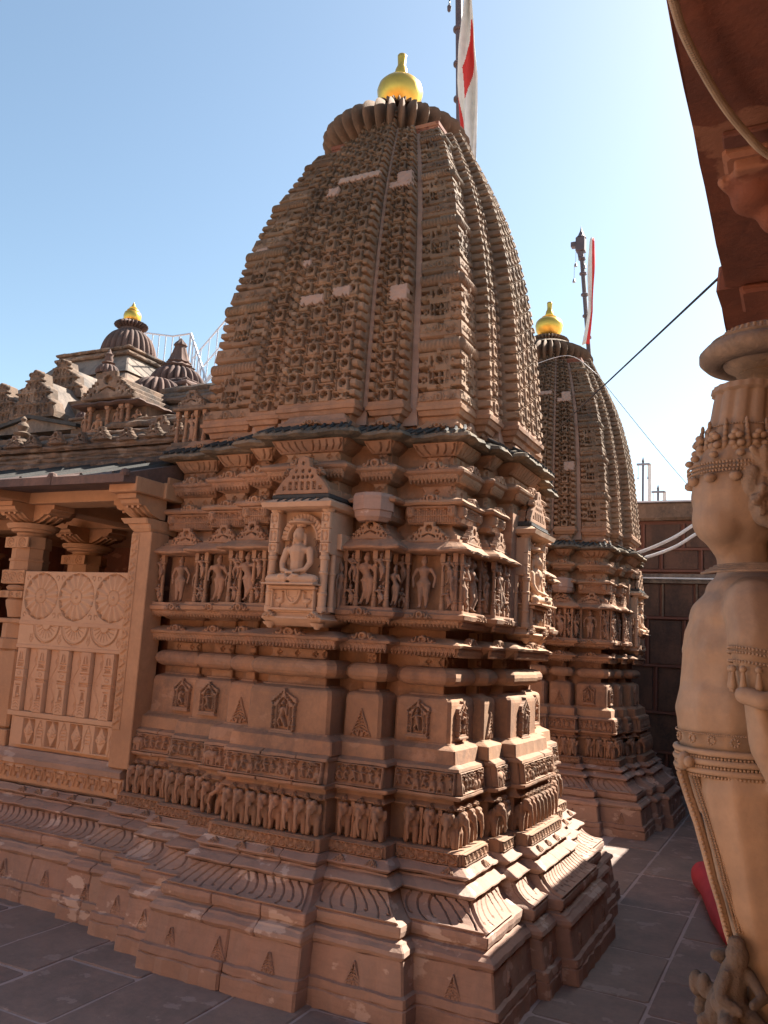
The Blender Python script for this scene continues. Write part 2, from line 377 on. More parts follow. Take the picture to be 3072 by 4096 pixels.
def niche_relief(w, h, seed):
    """little shrine with a figure between columns, pointed trellis gable"""
    rnd = random.Random(seed); r = Rel(w, h, .0028, -.02); c = w / 2
    r.rect(w * .04, w * .96, 0, h * .07, .034); r.rect(w * .10, w * .90, h * .07, h * .12, .026)
    r.rect(w * .14, w * .86, h * .12, h * .68, .004)
    r.poly([(w * .08, h * .60), (w * .0, h * .70), (w * .05, h * .80), (w * .2, h * .84), (c - w * .07, h * .93), (c, h), (c + w * .07, h * .93), (w * .8, h * .84), (w * .95, h * .80), (w, h * .70), (w * .92, h * .60)], .024)
    for k in range(4):
        for s in (-1, 1):
            r.line([(c + s * w * (.05 + .085 * k), h * (.92 - .055 * k)), (c + s * w * (.12 + .085 * k), h * (.79 - .045 * k))], w * .021, .0)
            r.disc(c + s * w * (.32 + .05 * k), h * (.715 - .01 * k), w * .022, .0)
    r.disc(c, h * .60, w * .22, .0, h * .19); r.rect(c - w * .22, c + w * .22, h * .12, h * .60, .0)
    for s in (-1, 1):
        r.ridge([(c + s * w * .24, h * .12), (c + s * w * .24, h * .60), (c + s * w * .14, h * .75), (c, h * .82)], w * .022, .028)
        for q in (.40,):
            r.cap((c + s * w * q, h * .12), (c + s * w * q, h * .62), w * .045, w * .04, .030)
            for y in (.14, .22, .40, .54, .64): r.ell(c + s * w * q, h * y, w * .072, h * .02, .036)
        mini_person(r, c + s * w * .29, h * .12, h * .26, .026, 0, rnd)
    mini_person(r, c, h * .12, h * .60, .044, 0, rnd)
    return r
def frieze(w, h, seed, elephant=False):
    rnd = random.Random(seed); r = Rel(w, h, .0032, -.006)
    n = max(2, int(w / .052))
    for i in range(n):
        x = (i + .5) * w / n + rnd.uniform(-.005, .005)
        if elephant and i in (0, 1): continue
        if rnd.random() < .25:
            r.ell(x, h * .36, .022, h * .2, .024, 0); r.cap((x - .014, h * .3), (x - .016, h * .06), .008, .006, .02); r.cap((x + .014, h * .3), (x + .016, h * .06), .008, .006, .02); mini_person(r, x, h * .42, h * .44, .022, 0, rnd)
        else: mini_person(r, x, h * .07, h * rnd.uniform(.72, .82), .026, 0, rnd)
    if elephant:
        x = w / n; r.ell(x, h * .52, .05, h * .27, .034, 0)
        for q in (-.03, -.008, .02, .036): r.cap((x + q, h * .4), (x + q, h * .08), .013, .011, .026)
        r.ell(x + .042, h * .56, .024, h * .2, .036); r.cap((x + .058, h * .5), (x + .06, h * .14), .011, .006, .024)
    e = .010
    for a in ((0, e, 0, h), (w - e, w, 0, h), (0, w, 0, h * .07), (0, w, h * .93, h)): r.rect(*a, .020)
    for k in range(max(1, int(w / .13))): crest(r, (k + .5) * w / max(1, int(w / .13)), h * .80, .07, h * .2, .014, .012)
    return r
def scroll_strip(w, h):
    r = Rel(w, h, .003, .003); n = max(2, int(round(w / .062))); p = w / n
    for i in range(n):
        x = (i + .5) * p
        r.ridge([(x - p * .42, h * .8), (x - p * .3, h * .3), (x, h * .16), (x + p * .3, h * .3), (x + p * .42, h * .8)], .0045, .010, .001)
        for a in (-.22, -.08, .08, .22): r.ridge([(x + a * p * .4, h * .2), (x + a * p * 1.3, h * .75)], .003, .009, .001)
        r.ell(x, h * .8, p * .12, h * .1, .008, .001)
    for i in range(n + 1): r.ridge([(min(w, i * p), h * .15), (min(w, i * p), h * .8)], .006, .010, .001)
    r.rect(0, w, h * .93, h, .013); r.rect(0, w, 0, h * .08, .013)
    return r
def cross_strip(w, h):
    r = Rel(w, h, .003, .022); n = max(1, int(w / .11)); 
    for i in range(n):
        x = (i + .5) * w / n; a = min(h * .36, .022)
        r.rect(x - a, x + a, h * .5 - a * .3, h * .5 + a * .3, .001); r.rect(x - a * .3, x + a * .3, h * .5 - a, h * .5 + a, .001); r.rect(x - a * .62, x + a * .62, h * .5 - a * .62, h * .5 + a * .62, .001)
        r.ell(x, h * .5, a * .38, a * .38, .012, .003)
    for x in (0, w):
        a = min(h * .33, .02); r.rect(x - a, x + a, h * .5 - a * .35, h * .5 + a * .35, .001); r.rect(x - a * .5, x + a * .5, h * .5 - a, h * .5 + a, .001)
    return r
def tooth_strip(w, h):
    r = Rel(w, h, .0025, -.012); r.rect(0, w, h * .55, h * 1.01, .006)
    n = max(3, int(w / .026)); p = w / n
    for i in range(n):
        x = (i + .5) * p; r.poly([(x - p * .48, h * .56), (x, h * .02), (x + p * .48, h * .56)], .005, 'mx'); r.disc(x, h * .42, p * .12, -.004)
        r.ridge([(x - p * .3, h * .66), (x, h * .9), (x + p * .3, h * .66)], .003, .005, .005)
    return r
def gable(w, h, d=.014):
    """stepped openwork pediment with central horseshoe"""
    r = Rel(w, h, .003, -.02); c = w / 2
    for k in range(5):
        q = (1 - k / 5.0) ** .9; r.rect(c - q * c, c + q * c, k * h * .19, (k + 1) * h * .19 + .001, d)
    r.rect(c - w * .13, c + w * .13, h * .4, h * .99, d); r.disc(c, h * .68, w * .085, -.002, h * .17); r.ell(c, h * .6, w * .035, h * .08, .01, -.002)
    r.poly([(c - w * .17, h * .22), (c, h * .40), (c + w * .17, h * .22), (c + w * .17, h * .34), (c, h * .45), (c - w * .17, h * .34)], -.002)
    for s in (-1, 1):
        for x, y in ((.24, .3), (.31, .18), (.38, .28), (.2, .55), (.27, .5), (.43, .16)):
            r.disc(c + s * w * x, h * y, w * .022, -.002, h * .07)
        for x, y in ((.24, .62), (.35, .42), (.45, .26)): r.ell(c + s * w * x, h * y, w * .035, h * .06, d * .6, d * .6)
    r.rect(0, w, 0, h * .09, d * 1.3)
    return r
def petal_uv(r, w, h, n, cut=-.006):
    c = w / 2
    for i in range(n):
        x = (i + .5) * w / n; s = -1 if x < c else 1; f = abs(x - c) / (w / 2); k = .030 + .012 * f
        lo = .10 if i % 2 else .30
        pts = [(x - s * k * .9, h * .97), (x - s * k * .05, h * .80), (x + s * k * .42, h * .55), (x + s * k * .40, h * .32), (x + s * k * .05, h * lo)]
        r.line(pts, .0056, cut); r.disc(x + s * k * .02, h * lo, .0075, cut)
# ----- carved human figures (real bodies, fused by remesh). local: feet at z=0, facing -Y
def person_parts(pose, h=1.0):
    q = {'tri': (.05, -.03, .02), 'str': (0, 0, 0), 'dance': (.07, -.05, .05)}[pose[0]]; hx, cx, nx = q; P = []
    hip = (hx, 0, .50); wa = (hx * .4, 0, .60); ch = (cx, -.01, .71); nk = (nx * .5, -.01, .80); hd = (nx, -.02, .885)
    P += [('e', hip, (.105, .075, .075)), ('c', hip, wa, .085, .062), ('c', wa, ch, .062, .095), ('e', (cx, -.01, .735), (.115, .07, .055)), ('c', ch, nk, .05, .036), ('e', hd, (.055, .062, .07)), ('e', (nx, .0, .955), (.045, .045, .045)), ('c', (nx, 0, .96), (nx, 0, 1.0), .03, .02)]
    for s, (kx, ky, kz, fx, fz) in ((-1, pose[1]), (1, pose[2])):
        k = (hx + kx, ky, kz); f = (fx, -.01, fz)
        P += [('c', (hx + s * .05, 0, .48), k, .068, .045), ('c', k, (f[0], f[1], f[2] + .04), .045, .028), ('c', (f[0], 0, f[2] + .02), (f[0] + s * .02, -.07, f[2] + .012), .026, .018)]
    for s, (ex, ey, ez, ax, ay, az) in ((-1, pose[3]), (1, pose[4])):
        P += [('c', (cx + s * .115, -.01, .745), (ex, ey, ez), .036, .028), ('c', (ex, ey, ez), (ax, ay, az), .027, .022), ('e', (ax, ay, az), (.024, .02, .03))]
    P += [('e', (cx - .045, -.065, .715), (.03, .028, .03)), ('e', (cx + .045, -.065, .715), (.03, .028, .03)), ('c', (hx - .1, -.02, .47), (hx + .1, -.02, .47), .028, .028)]
    return [tuple([p[0]] + [tuple(np.array(v) * h) if isinstance(v, tuple) else (v * h if isinstance(v, float) else v) for v in p[1:]]) for p in P]
POSES = [(('tri'), (-.02, -.03, .27, -.05, .03), (.06, -.02, .27, .06, .03), (-.2, -.02, .62, -.17, -.06, .46), (.2, -.02, .6, .16, -.06, .75)),
         (('str'), (-.05, -.01, .26, -.05, .02), (.05, -.01, .26, .05, .02), (-.19, 0, .6, -.17, -.02, .42), (.19, 0, .6, .17, -.02, .42)),
         (('dance'), (-.1, -.06, .28, -.03, .05), (.1, -.03, .26, .08, .02), (-.22, -.02, .74, -.12, -.04, .92), (.2, -.04, .62, .06, -.08, .64)),
         (('tri'), (.0, -.03, .27, .02, .03), (.1, -.06, .30, .02, .06), (-.2, -.03, .64, -.08, -.09, .7), (.22, 0, .72, .14, 0, .9))]
FIG = []
for i, p in enumerate(POSES):
    me = blob(person_parts(p, .31), .0052, 2); me.name = 'carved_figure'; me.materials.append(M['frieze_stone']); FIG.append(me)
def seated(h):
    """cross-legged meditating figure, hands in lap; height h"""
    P = [('e', (0, 0, .17), (.2, .14, .1)), ('c', (0, 0, .17), (0, 0, .38), .13, .125), ('c', (0, 0, .38), (0, 0, .56), .115, .16), ('e', (0, 0, .60), (.215, .11, .07)), ('c', (0, 0, .62), (0, -.01, .74), .065, .055),
         ('e', (0, -.02, .83), (.098, .11, .125)), ('e', (0, 0, .93), (.075, .08, .05)), ('e', (0, .01, .975), (.04, .04, .03))]
    for s in (-1, 1):
        P += [('c', (s * .22, 0, .59), (s * .27, -.04, .38), .068, .058), ('c', (s * .27, -.04, .38), (s * .22, -.11, .26), .056, .045), ('c', (s * .22, -.11, .26), (s * .03, -.22, .21), .044, .03),
              ('c', (s * .10, -.04, .12), (s * .42, -.15, .09), .10, .085), ('c', (s * .42, -.15, .09), (s * .05, -.26, .10), .078, .055), ('e', (s * -.12, -.27, .15), (.085, .045, .03)),
              ('c', (s * .105, .02, .86), (s * .11, .02, .70), .022, .03), ('c', (s * .03, -.25, .205), (s * -.06, -.25, .205), .026, .022)]
    P += [('c', (0, -.125, .84), (0, -.135, .80), .012, .02), ('c', (-.03, -.11, .765), (.03, -.11, .765), .012, .012), ('b', -.5, .5, -.3, .16, 0, .03)]
    for s in (-1, 1): P += [('c', (s * .018, -.118, .862), (s * .06, -.105, .868), .008, .006), ('e', (s * .04, -.105, .845), (.02, .012, .010))]
    return [tuple([p[0]] + [tuple(np.array(v) * h) if isinstance(v, tuple) else (v * h if isinstance(v, (int, float)) else v) for v in p[1:]]) for p in P]
def elephant_parts(v, h):
    lean = (0, .02, -.02)[v]
    P = [('e', (0, .0, .52), (.20, .18, .27)), ('e', (lean, -.16, .78), (.17, .14, .17)), ('e', (lean - .075, -.2, .9), (.085, .1, .09)), ('e', (lean + .075, -.2, .9), (.085, .1, .09))]
    for s in (-1, 1):
        P += [('c', (s * .11, -.08, .42), (s * .13, -.10, .06), .10, .075), ('e', (lean + s * .19, -.09, .74), (.06, .05, .15)), ('c', (s * .1, .1, .4), (s * .1, .1, .05), .09, .07), ('c', (lean + s * .09, -.26, .68), (lean + s * .12, -.36, .58), .022, .016)]
    if v == 2: P += [('c', (lean, -.28, .76), (lean - .22, -.3, .6), .075, .06), ('c', (lean - .22, -.3, .6), (lean - .3, -.28, .35), .058, .045), ('c', (lean - .3, -.28, .35), (lean - .2, -.3, .2), .044, .035)]
    else: P += [('c', (lean, -.28, .78), (lean * 2, -.34, .45), .08, .05), ('c', (lean * 2, -.34, .45), (lean * 3 + .03, -.32, .16), .05, .035)]
    return [tuple([p[0]] + [tuple(np.array(v_) * h) if isinstance(v_, tuple) else v_ * h for v_ in p[1:]]) for p in P]
ELE = []
for v in range(3):
    me = blob(elephant_parts(v, .205), .0055, 2); me.name = 'elephant'; me.materials.append(M['frieze_stone']); ELE.append(me)
def column_mesh(h, r):
    pr = [(0, r * 1.5), (.03, r * 1.5), (.10, r * 1.45), (.13, r * 1.1), (.14, r * 1.4), (.17, r * 1.4), (.18, r * 1.05), (.19, r * 1.3), (.215, r * 1.3), (.22, r), (.42, r * .95), (.425, r * 1.3), (.445, r * 1.3), (.45, r * .92), (.68, r * .9), (.685, r * 1.25), (.70, r * 1.25), (.705, r * .88), (.79, r * .88), (.80, r * 1.5), (.83, r * 1.6), (.84, r * 1.1)]
    mb = MB().lathe([(z * h, q) for z, q in pr], n=10); mb.box(-r * 1.3, r * 1.3, -r * 1.3, r * 1.3, h * .84, h)
    return mb
_o = column_mesh(.36, .0125).obj('slender_column', 'sandstone', smooth=35); COLM = _o.data; bpy.data.objects.remove(_o)
# ================================================================= the shrine (local: origin on its axis, front faces -Y)
SH = empty('stone_shrine', (-2.93, 5.87, 0), 'nearer and larger looking carved sandstone tower, gold pot on top, pale niche in its wall', 'temple', 'carved shrine towers')
RA = {'B': (-.33, .31, .27), 'PR': (.31, .60, .14), 'KR': (.60, .99, 0.), 'PL': (-.60, -.33, .14), 'KL': (-.98, -.60, .03), 'X': (-1.46, -.98, -.08), 'Y': (-4.6, -1.46, -.15), 'KM': (-.99, -.60, 0.)}
BASEX = {'B': (-.22, .18), 'PR': (0, .48), 'KR': (0, .54), 'PL': (-.26, 0), 'KL': (-.22, 0), 'X': (-.14, 0), 'Y': (0, 0), 'KM': (-.54, 0)}
LB = set(['B', 'PR', 'PL', 'KR', 'KL', 'X', 'Y'])
S0 = .99
def xr(r, p, base):
    x0, x1, e = RA[r]
    if base:
        t = max(0, p) / .54; a, b = BASEX[r]
        if r == 'PR': x0 = .31 + .18 * t
        if r == 'KR': x0 = .60 + .48 * t
        if r == 'PL': x1 = -.33 - .22 * t
        if r == 'KL': x1 = -.60 - .26 * t
        if r == 'X': x1 = -.98 - .22 * t
        if r == 'Y': x1 = -1.46 - .14 * t
        if r == 'KM': x1 = -.60 - .48 * t
        return x0 + a * t + .0, x1 + b * t
    g = .013
    return x0 + g - p if r not in ('KM',) else -.99 - p, x1 - g + p if r != 'KR' else .99 + p
def yf(r, p): return -(S0 + RA[r][2] + p)
JZ = {'B': 0, 'PR': -.003, 'KR': -.006, 'PL': -.0035, 'KL': -.0065, 'X': -.009, 'Y': -.012, 'KM': -.006}
ENT = []
def level(key, name, mat, prof, base=False, which='B PR KR PL KL X', c=.006, step=.05, amp=.0016, kids=None):
    for r in which.split():
        j = JZ[r]; rows = []
        for z, p in prof:
            x0, x1 = xr(r, p, base)
            if base and r not in ('KR', 'Y'): x0 -= .02 * (r in ('B', 'PR')) ; x1 += .02 * (r in ('B', 'PL', 'KL', 'X'))
            if r == 'KR': y1 = -.60 + (0 if base else .03); rows.append((z + j, x0 - (.03 if base else 0), x1, yf(r, p), y1))
            else: rows.append((z + j, x0, x1, yf(r, p), -.45 if r in ('B', 'PR', 'PL') else -.3))
        cuts = {'B': (.37, .71) if len(key) % 2 else (.55,), 'Y': (.12, .27, .40, .56, .70, .86), 'X': (.5,), 'KR': (), 'PR': ()}.get(r, ()) if base else ()
        fr = [0] + list(cuts) + [1]; first = None
        for a, b in zip(fr, fr[1:]):      # long courses are laid in several stones with open joints
            jy = RS.uniform(-.0025, .0025) if len(fr) > 2 else 0
            rw = [(z, x0 + (x1 - x0) * a + (.0018 if a else 0), x0 + (x1 - x0) * b - (.0018 if b < 1 else 0), y0 + jy, y1 - (0 if a == 0 else .002)) for z, x0, x1, y0, y1 in rows]
            o = MB().loft(rw, c, step, amp * (1.6 if base else 1), seed=sum(map(ord, key)) % 97 * .1 + ord(r[0]) + a * 5).obj(name, mat, SH)
            if first is None: ENT.append((o, r, key)); first = o
            else: ENT.append((o, r, key + '+'))
    if kids:
        for o, r, k in [e for e in ENT if e[2] == key]: kids(o, r)
        if 'KR' in which.split():   # the corner block shows the same carving on its right-hand side
            kr = [e[0] for e in ENT if e[2] == key and e[1] == 'KR'][0]; before = set(kr.children); kids(kr, 'KM')
            for ch in kr.children:
                if ch not in before: ch['turn'] = 1
def skin(o, r, gen, z0, z1, p0, p1, base=False, name='carved_panel', mat='frieze_stone', inset=.004, off=.0, back=-.012, drop=None, wear=.0, amp=1.):
    xa, xb = xr(r, min(p0, p1), base); w = xb - xa - 2 * inset; rel = gen(w, z1 - z0); rel.H = rel.H * amp; h = z1 - z0; j = JZ[r]
    e = RA[r][2]
    def fn(U, V, H):
        t = V / h; p = p0 + (p1 - p0) * t
        return np.stack([xa + inset + U, -(S0 + e + p + off + H), z0 + V + j], -1)
    return rel.obj(name, mat, o, fn, back, drop, wear=wear)
# ---- base
level('foot', 'footing_stone', 'sandstone_base', [(0, .55), (.085, .545), (.095, .53)], True, 'B PR KR PL KL X Y', step=.06, amp=.004, c=.012)
def k_plinth(o, r):
    xa, xb = xr(r, .5, True); n = {'B': 3, 'Y': 7}.get(r, 1); w = .115
    for i in range(n):
        x = xa + (xb - xa) * (i + .5) / n if r != 'Y' else xb - .25 - i * .42
        if r in ('PR', 'KR', 'KM'): x = (xa + xb) / 2
        q = leaf_motif(w, .125, (i + len(r)) % 2)
        q.obj('leaf_motif', 'sandstone_base', o, at(x - w / 2, yf(r, .497), .135 + JZ[r]), back=-.02, drop=0.0)
level('plinth', 'plinth_block', 'sandstone_base', [(.094, .535), (.10, .54), (.14, .535), (.145, .51), (.30, .485), (.31, .46)], True, 'B PR KR PL KL X Y', kids=k_plinth, step=.07, amp=.0028, c=.01)
level('ledge', 'ledge_moulding', 'sandstone_base', [(.299, .44), (.303, .485), (.325, .50), (.345, .492), (.362, .462), (.372, .455), (.376, .425), (.40, .40)], True, 'B PR KR PL KL X Y', step=.06, amp=.002)
LOT = [(.388, .39), (.392, .432), (.42, .438), (.448, .436), (.454, .42), (.466, .372), (.485, .332), (.51, .298), (.545, .272), (.556, .262)]
def k_lotus(o, r):
    xa, xb = xr(r, .36, True)
    if r == 'Y': xa = xb - 2.2
    w = xb - xa; n = max(3, int(w / .062)); rel = Rel(w, .16, .0040, .020); petal_uv(rel, w, .16, n, .001)
    zs = np.array([.456, .466, .485, .51, .545, .555]); ps = np.array([.418, .372, .332, .298, .272, .264]); vs = np.linspace(0, .16, 6) ; e = RA[r][2]; j = JZ[r]
    cum = np.concatenate([[0], np.cumsum(np.hypot(np.diff(zs), np.diff(ps)))]); vs = cum / cum[-1] * .16
    def fn(U, V, H):
        p = np.interp(V, vs, ps); z = np.interp(V, vs, zs); t = p / .54
        X0 = np.vectorize(lambda q: xr(r, q, True)[0])(ps); X1 = np.vectorize(lambda q: xr(r, q, True)[1])(ps)
        a = np.interp(V, vs, X0) if r != 'Y' else np.full_like(V, xa); b = np.interp(V, vs, X1)
        return np.stack([a + .004 + (b - a - .008) * U / w, -(S0 + e + p + H * .8), z + H * .6 + j], -1)
    rel.obj('petal_carving', 'sandstone_base', o, fn, back=-.006)
level('lotus', 'lotus_moulding', 'sandstone_base', LOT, True, 'B PR KR PL KL X Y', kids=k_lotus, step=.06, amp=.0015)
level('knife', 'sloped_moulding', 'sandstone_base', [(.553, .24), (.56, .262), (.583, .30), (.590, .308), (.597, .306), (.622, .25), (.630, .225), (.64, .22)], True, 'B PR KR PL KL X Y', step=.05, amp=.002)
def k_small(o, r):
    xa, xb = xr(r, .22, True)
    if r == 'Y': xa = xb - 1.4
    n = max(1, int((xb - xa) / .17))
    for i in range(n):
        if random.random() < .15: continue
        q = Rel(.085, .036, .003, -.02); crest(q, .0425, 0, .085, .036, 0, .012); x = xa + (xb - xa) * (i + .5) / n
        def fn(U, V, H, x=x): return np.stack([x - .0425 + U, -(S0 + RA[r][2] + .243 - V * 1.1 + H * .7), .668 + V + H * .7 + JZ[r]], -1)
        q.obj('small_crest', 'frieze_stone', o, fn, drop=0.0)
level('tooth', 'ridge_moulding', 'sandstone_base', [(.638, .19), (.645, .22), (.657, .235), (.664, .248), (.672, .246), (.698, .195), (.704, .19)], True, 'B PR KR PL KL X Y', kids=k_small, step=.05, amp=.002)
def k_scroll(o, r):
    if r == 'Y': return
    skin(o, r, scroll_strip, .708, .772, .172, .168, True, 'scroll_strip', inset=.012, amp=2.)
level('scroll', 'scroll_slab', 'frieze_stone', [(.702, .15), (.706, .172), (.774, .168), (.780, .155)], True, 'B PR KR PL KL X', kids=k_scroll, step=.06)
def k_ele(o, r):
    if r == 'Y': return
    xa, xb = xr(r, .15, True); xa += .02; xb -= .02; n = max(1, int((xb - xa) / (.082 if r not in ('PR', 'KR', 'KM') else .10))); rnd = random.Random(len(r) * 7 + ord(r[0]))
    for i in range(n):
        x = xa + (xb - xa) * (i + .5) / n
        e = put('elephant', ELE[(0, 1, 0, 2)[rnd.randrange(4)] if r in ('KL', 'X', 'PL') else rnd.randrange(2)], o, (x, yf(r, .085), .777 + JZ[r])); e.scale = (rnd.uniform(1.02, 1.16), 1.2, rnd.uniform(.99, 1.07))
        q = Rel(.05, .03, .003, -.02); crest(q, .025, 0, .05, .03, 0, .014)
        q.obj('small_crest', 'frieze_stone', o, at(x - .025 + (.04 if n > 3 else 0), yf(r, .125), .988 + JZ[r]), drop=0.)
        if r in ('PR', 'KR', 'KM', 'B') and i < n - 1:
            c = put('slender_column', COLM, o, (x + (xb - xa) / n / 2, yf(r, .10), .777 + JZ[r])); c.scale = (.75, .75, .58)
level('elev', 'elephant_frieze', 'frieze_stone', [(.776, .06), (.985, .06), (.99, .11), (1.00, .115), (1.02, .085), (1.045, .08)], True, 'B PR KR PL KL X', kids=k_ele, step=.1)
SEED = [0]
def k_frieze(o, r):
    SEED[0] += 1; skin(o, r, lambda w, h: frieze(w, h, SEED[0], r in ('PL', 'X')), 1.078, 1.205, .118, .10, True, 'dancer_frieze', inset=.004, back=-.02)
level('frz', 'frieze_block', 'frieze_stone', [(1.043, .06), (1.05, .13), (1.062, .142), (1.075, .142), (1.077, .098), (1.206, .08), (1.208, .115), (1.225, .11), (1.24, .075)], True, 'B PR KR PL KL X', kids=k_frieze, step=.08, amp=.0014)
level('kfoot', 'block_foot', 'sandstone', [(1.236, .064), (1.24, .072), (1.32, .064), (1.328, .05), (1.345, .012), (1.352, .008)], False, c=.008, step=.08)
def k_kumbha(o, r):
    xa, xb = xr(r, 0, False); x = (xa + xb) / 2; y = yf(r, -.002)
    if r in ('B', 'KR', 'KL', 'X', 'KM'):
        w, h = (.20, .29) if r == 'B' else (.165, .235); z = 1.325 if r == 'B' else 1.365
        for dx in ((-.02,) if r != 'X' else (.08,)):
            niche_relief(w, h, len(r) + ord(r[0])).obj('relief_niche', 'frieze_stone', o, at(x + dx - w / 2, y, z), back=-.02, drop=0.)
    else: leaf_motif(.15, .17, 0).obj('leaf_motif', 'sandstone', o, at(x - .075, y, 1.352), back=-.02, drop=0.)
level('kumbha', 'base_block', 'sandstone', [(1.35, 0), (1.58, -.002), (1.60, -.006), (1.614, -.014), (1.622, -.03), (1.63, -.055), (1.64, -.06)], False, c=.02, step=.09, amp=.0012, kids=k_kumbha)
level('kneck', 'neck_stone', 'sandstone', [(1.635, -.085), (1.70, -.085)], False, step=None, amp=0)
TOR = [(1.747 + .057 * math.sin(t), -.045 + .062 * math.cos(t)) for t in np.linspace(-math.pi / 2, math.pi / 2, 9)]
level('torus', 'torus_block', 'sandstone', TOR, False, c=.045, step=.09, amp=.0012)
def k_cross(z0, z1, p):
    return lambda o, r: skin(o, r, cross_strip, z0, z1, p, p, False, 'cross_strip', 'sandstone', inset=.004, back=-.01)
level('n1', 'neck_stone', 'sandstone', [(1.795, -.10), (1.875, -.10)], False, kids=k_cross(1.806, 1.866, -.098), step=None)
def k_tooth(z0, z1, p0, p1, cz, cp, cw=.2, ch=.05):
    def f(o, r):
        skin(o, r, tooth_strip, z0, z1, p0, p1, False, 'tooth_trim', 'sandstone', inset=.0, back=-.03, drop=0.)
        xa, xb = xr(r, cp, False); w = min(cw, (xb - xa) * .8) if r != 'B' else .26; q = Rel(w, ch, .003, -.02); crest(q, w / 2, 0, w, ch, 0, .02)
        x = (xa + xb) / 2
        q.obj('gable_crest', 'sandstone', o, at(x - w / 2, yf(r, cp), cz + JZ[r]), drop=0.)
    return f
level('t1', 'ridge_slab', 'sandstone', [(1.87, -.06), (1.90, -.01), (1.925, .03), (1.93, .065), (1.945, .072), (1.955, .055), (1.985, -.03)], False, kids=k_tooth(1.868, 1.928, .035, .045, 1.948, .045), step=.05, amp=.002)
level('n2', 'neck_stone', 'sandstone', [(1.98, -.10), (2.05, -.10)], False, which='PR KR PL KL X B', step=None)
level('corb', 'corbel_slab', 'sandstone', [(2.035, -.06), (2.055, -.01), (2.075, .01), (2.085, .07), (2.10, .10), (2.125, .105), (2.135, .085), (2.152, .08)], False, 'PR KR PL KL X', kids=lambda o, r: k_tooth(2.045, 2.09, .06, .075, 2.098, .105, .16, .05)(o, r), step=.05, amp=.002)
def k_fig(o, r):
    xa, xb = xr(r, .05, False); w = xb - xa; j = JZ[r]; rnd = random.Random(ord(r[0]) * 3 + len(r)); i = {'PR': 0, 'KR': 1, 'PL': 3, 'KL': 0, 'X': 1, 'KM': 2}[r]
    f = put('carved_figure', FIG[i], o, ((xa + xb) / 2 - .015, yf(r, .03), 2.158 + j)); f.scale = (1.32 if w > .3 else 1.15, 1.25, 1.10)
    cols = [xa + .03, xb - .03] if w < .32 else [xa + .03, xa + .115 if r != 'X' else xa + .1, xb - .12, xb - .035]
    for x in cols:
        put('slender_column', COLM, o, (x, yf(r, .045), 2.152 + j))
    if w > .32:
        for x in (xa + .075, xb - .08):
            g = put('carved_figure', FIG[rnd.randrange(4)], o, (x, yf(r, .05), 2.31 + j)); g.scale = (.62, .9, .6)
            g = put('carved_figure', FIG[rnd.randrange(4)], o, (x, yf(r, .05), 2.16 + j)); g.scale = (.6, .9, .42)
    for x in (xa + .005, xb - .005):
        g = put('carved_figure', FIG[rnd.randrange(4)], o, (x, yf(r, .0), 2.16 + j)); g.scale = (.7, .9, .85)
    if r in ('PR', 'PL'):
        g = put('carved_figure', FIG[rnd.randrange(4)], o, (xb - .07, yf(r, .02), 2.16 + j)); g.scale = (.6, .7, .5)
level('fig', 'figure_niche', 'sandstone', [(2.145, -.045), (2.52, -.045)], False, 'PR KR PL KL X', kids=k_fig, step=None)
level('can', 'canopy_slab', 'sandstone', [(2.508, .05), (2.512, .09), (2.518, .112), (2.530, .117), (2.545, .10), (2.572, .055), (2.585, .04)], False, 'PR KR PL KL X', step=.035, amp=.0035)
def k_ped(o, r):
    xa, xb = xr(r, .03, False); w = min(.27, (xb - xa) * .8); gable(w, .135).obj('openwork_gable', 'sandstone', o, at((xa + xb) / 2 - w / 2, yf(r, .025), 2.583 + JZ[r]), drop=0.)
level('ped', 'stepped_pediment', 'sandstone', [(2.578, .02), (2.605, .015), (2.607, -.01), (2.635, -.015), (2.637, -.035), (2.66, -.04), (2.662, -.06), (2.71, -.07)], False, 'PR KR PL KL X', kids=k_ped, step=None)
def ribs(w, h):
    r = Rel(w, h, .0035, .0); n = max(4, int(w / .016))
    for i in range(n):
        x = (i + .5) * w / n; r.cap((x, h * .1), (x, h * .42), .006, .006, .006, .002); r.cap((x, h * .52), (x, h * .72), .0055, .0055, .006, .004)
    r.rect(0, w, h * .44, h * .5, .010)
    for s, x in ((1, 0), (-1, w)):
        r.rect(min(x, x + s * .05), max(x, x + s * .05), h * .45, h, .022); r.ridge([(x + s * .015, h * .55), (x + s * .02, h * .85), (x + s * .04, h * .8), (x + s * .04, h * .6)], .006, .008, .02)
        r.ell(x + s * .025, h * .42, .02, h * .12, .02, .004)
    r.rect(0, w, h * .88, h, .018)
    for i in range(max(2, int(w / .05))): r.ell((i + .5) * w / max(2, int(w / .05)), h * .78, .012, h * .05, .006, .010)
    return r
level('cap', 'fluted_capital', 'sandstone', [(2.70, -.06), (2.715, -.02), (2.74, -.005), (2.765, -.015), (2.80, -.02), (2.825, -.02)], False, 'PR KR PL KL X', kids=lambda o, r: skin(o, r, ribs, 2.708, 2.824, -.012, -.008, False, 'scroll_bracket', 'sandstone', inset=.006, back=-.02, amp=1.6), step=None)
def k_c(cz, cp, w0=.2, ch=.055):
    def f(o, r):
        xa, xb = xr(r, cp, False); w = min(w0, (xb - xa) * .8); q = Rel(w, ch, .003, -.02); crest(q, w / 2, 0, w, ch, 0, .02)
        q.obj('gable_crest', 'sandstone', o, at((xa + xb) / 2 - w / 2, yf(r, cp), cz + JZ[r]), drop=0.)
    return f
level('s1', 'ridge_slab', 'sandstone', [(2.822, -.01), (2.828, .035), (2.842, .045), (2.858, .035), (2.885, -.045)], False, 'PR KR PL KL X', kids=k_c(2.845, .02), step=.05, amp=.0025)
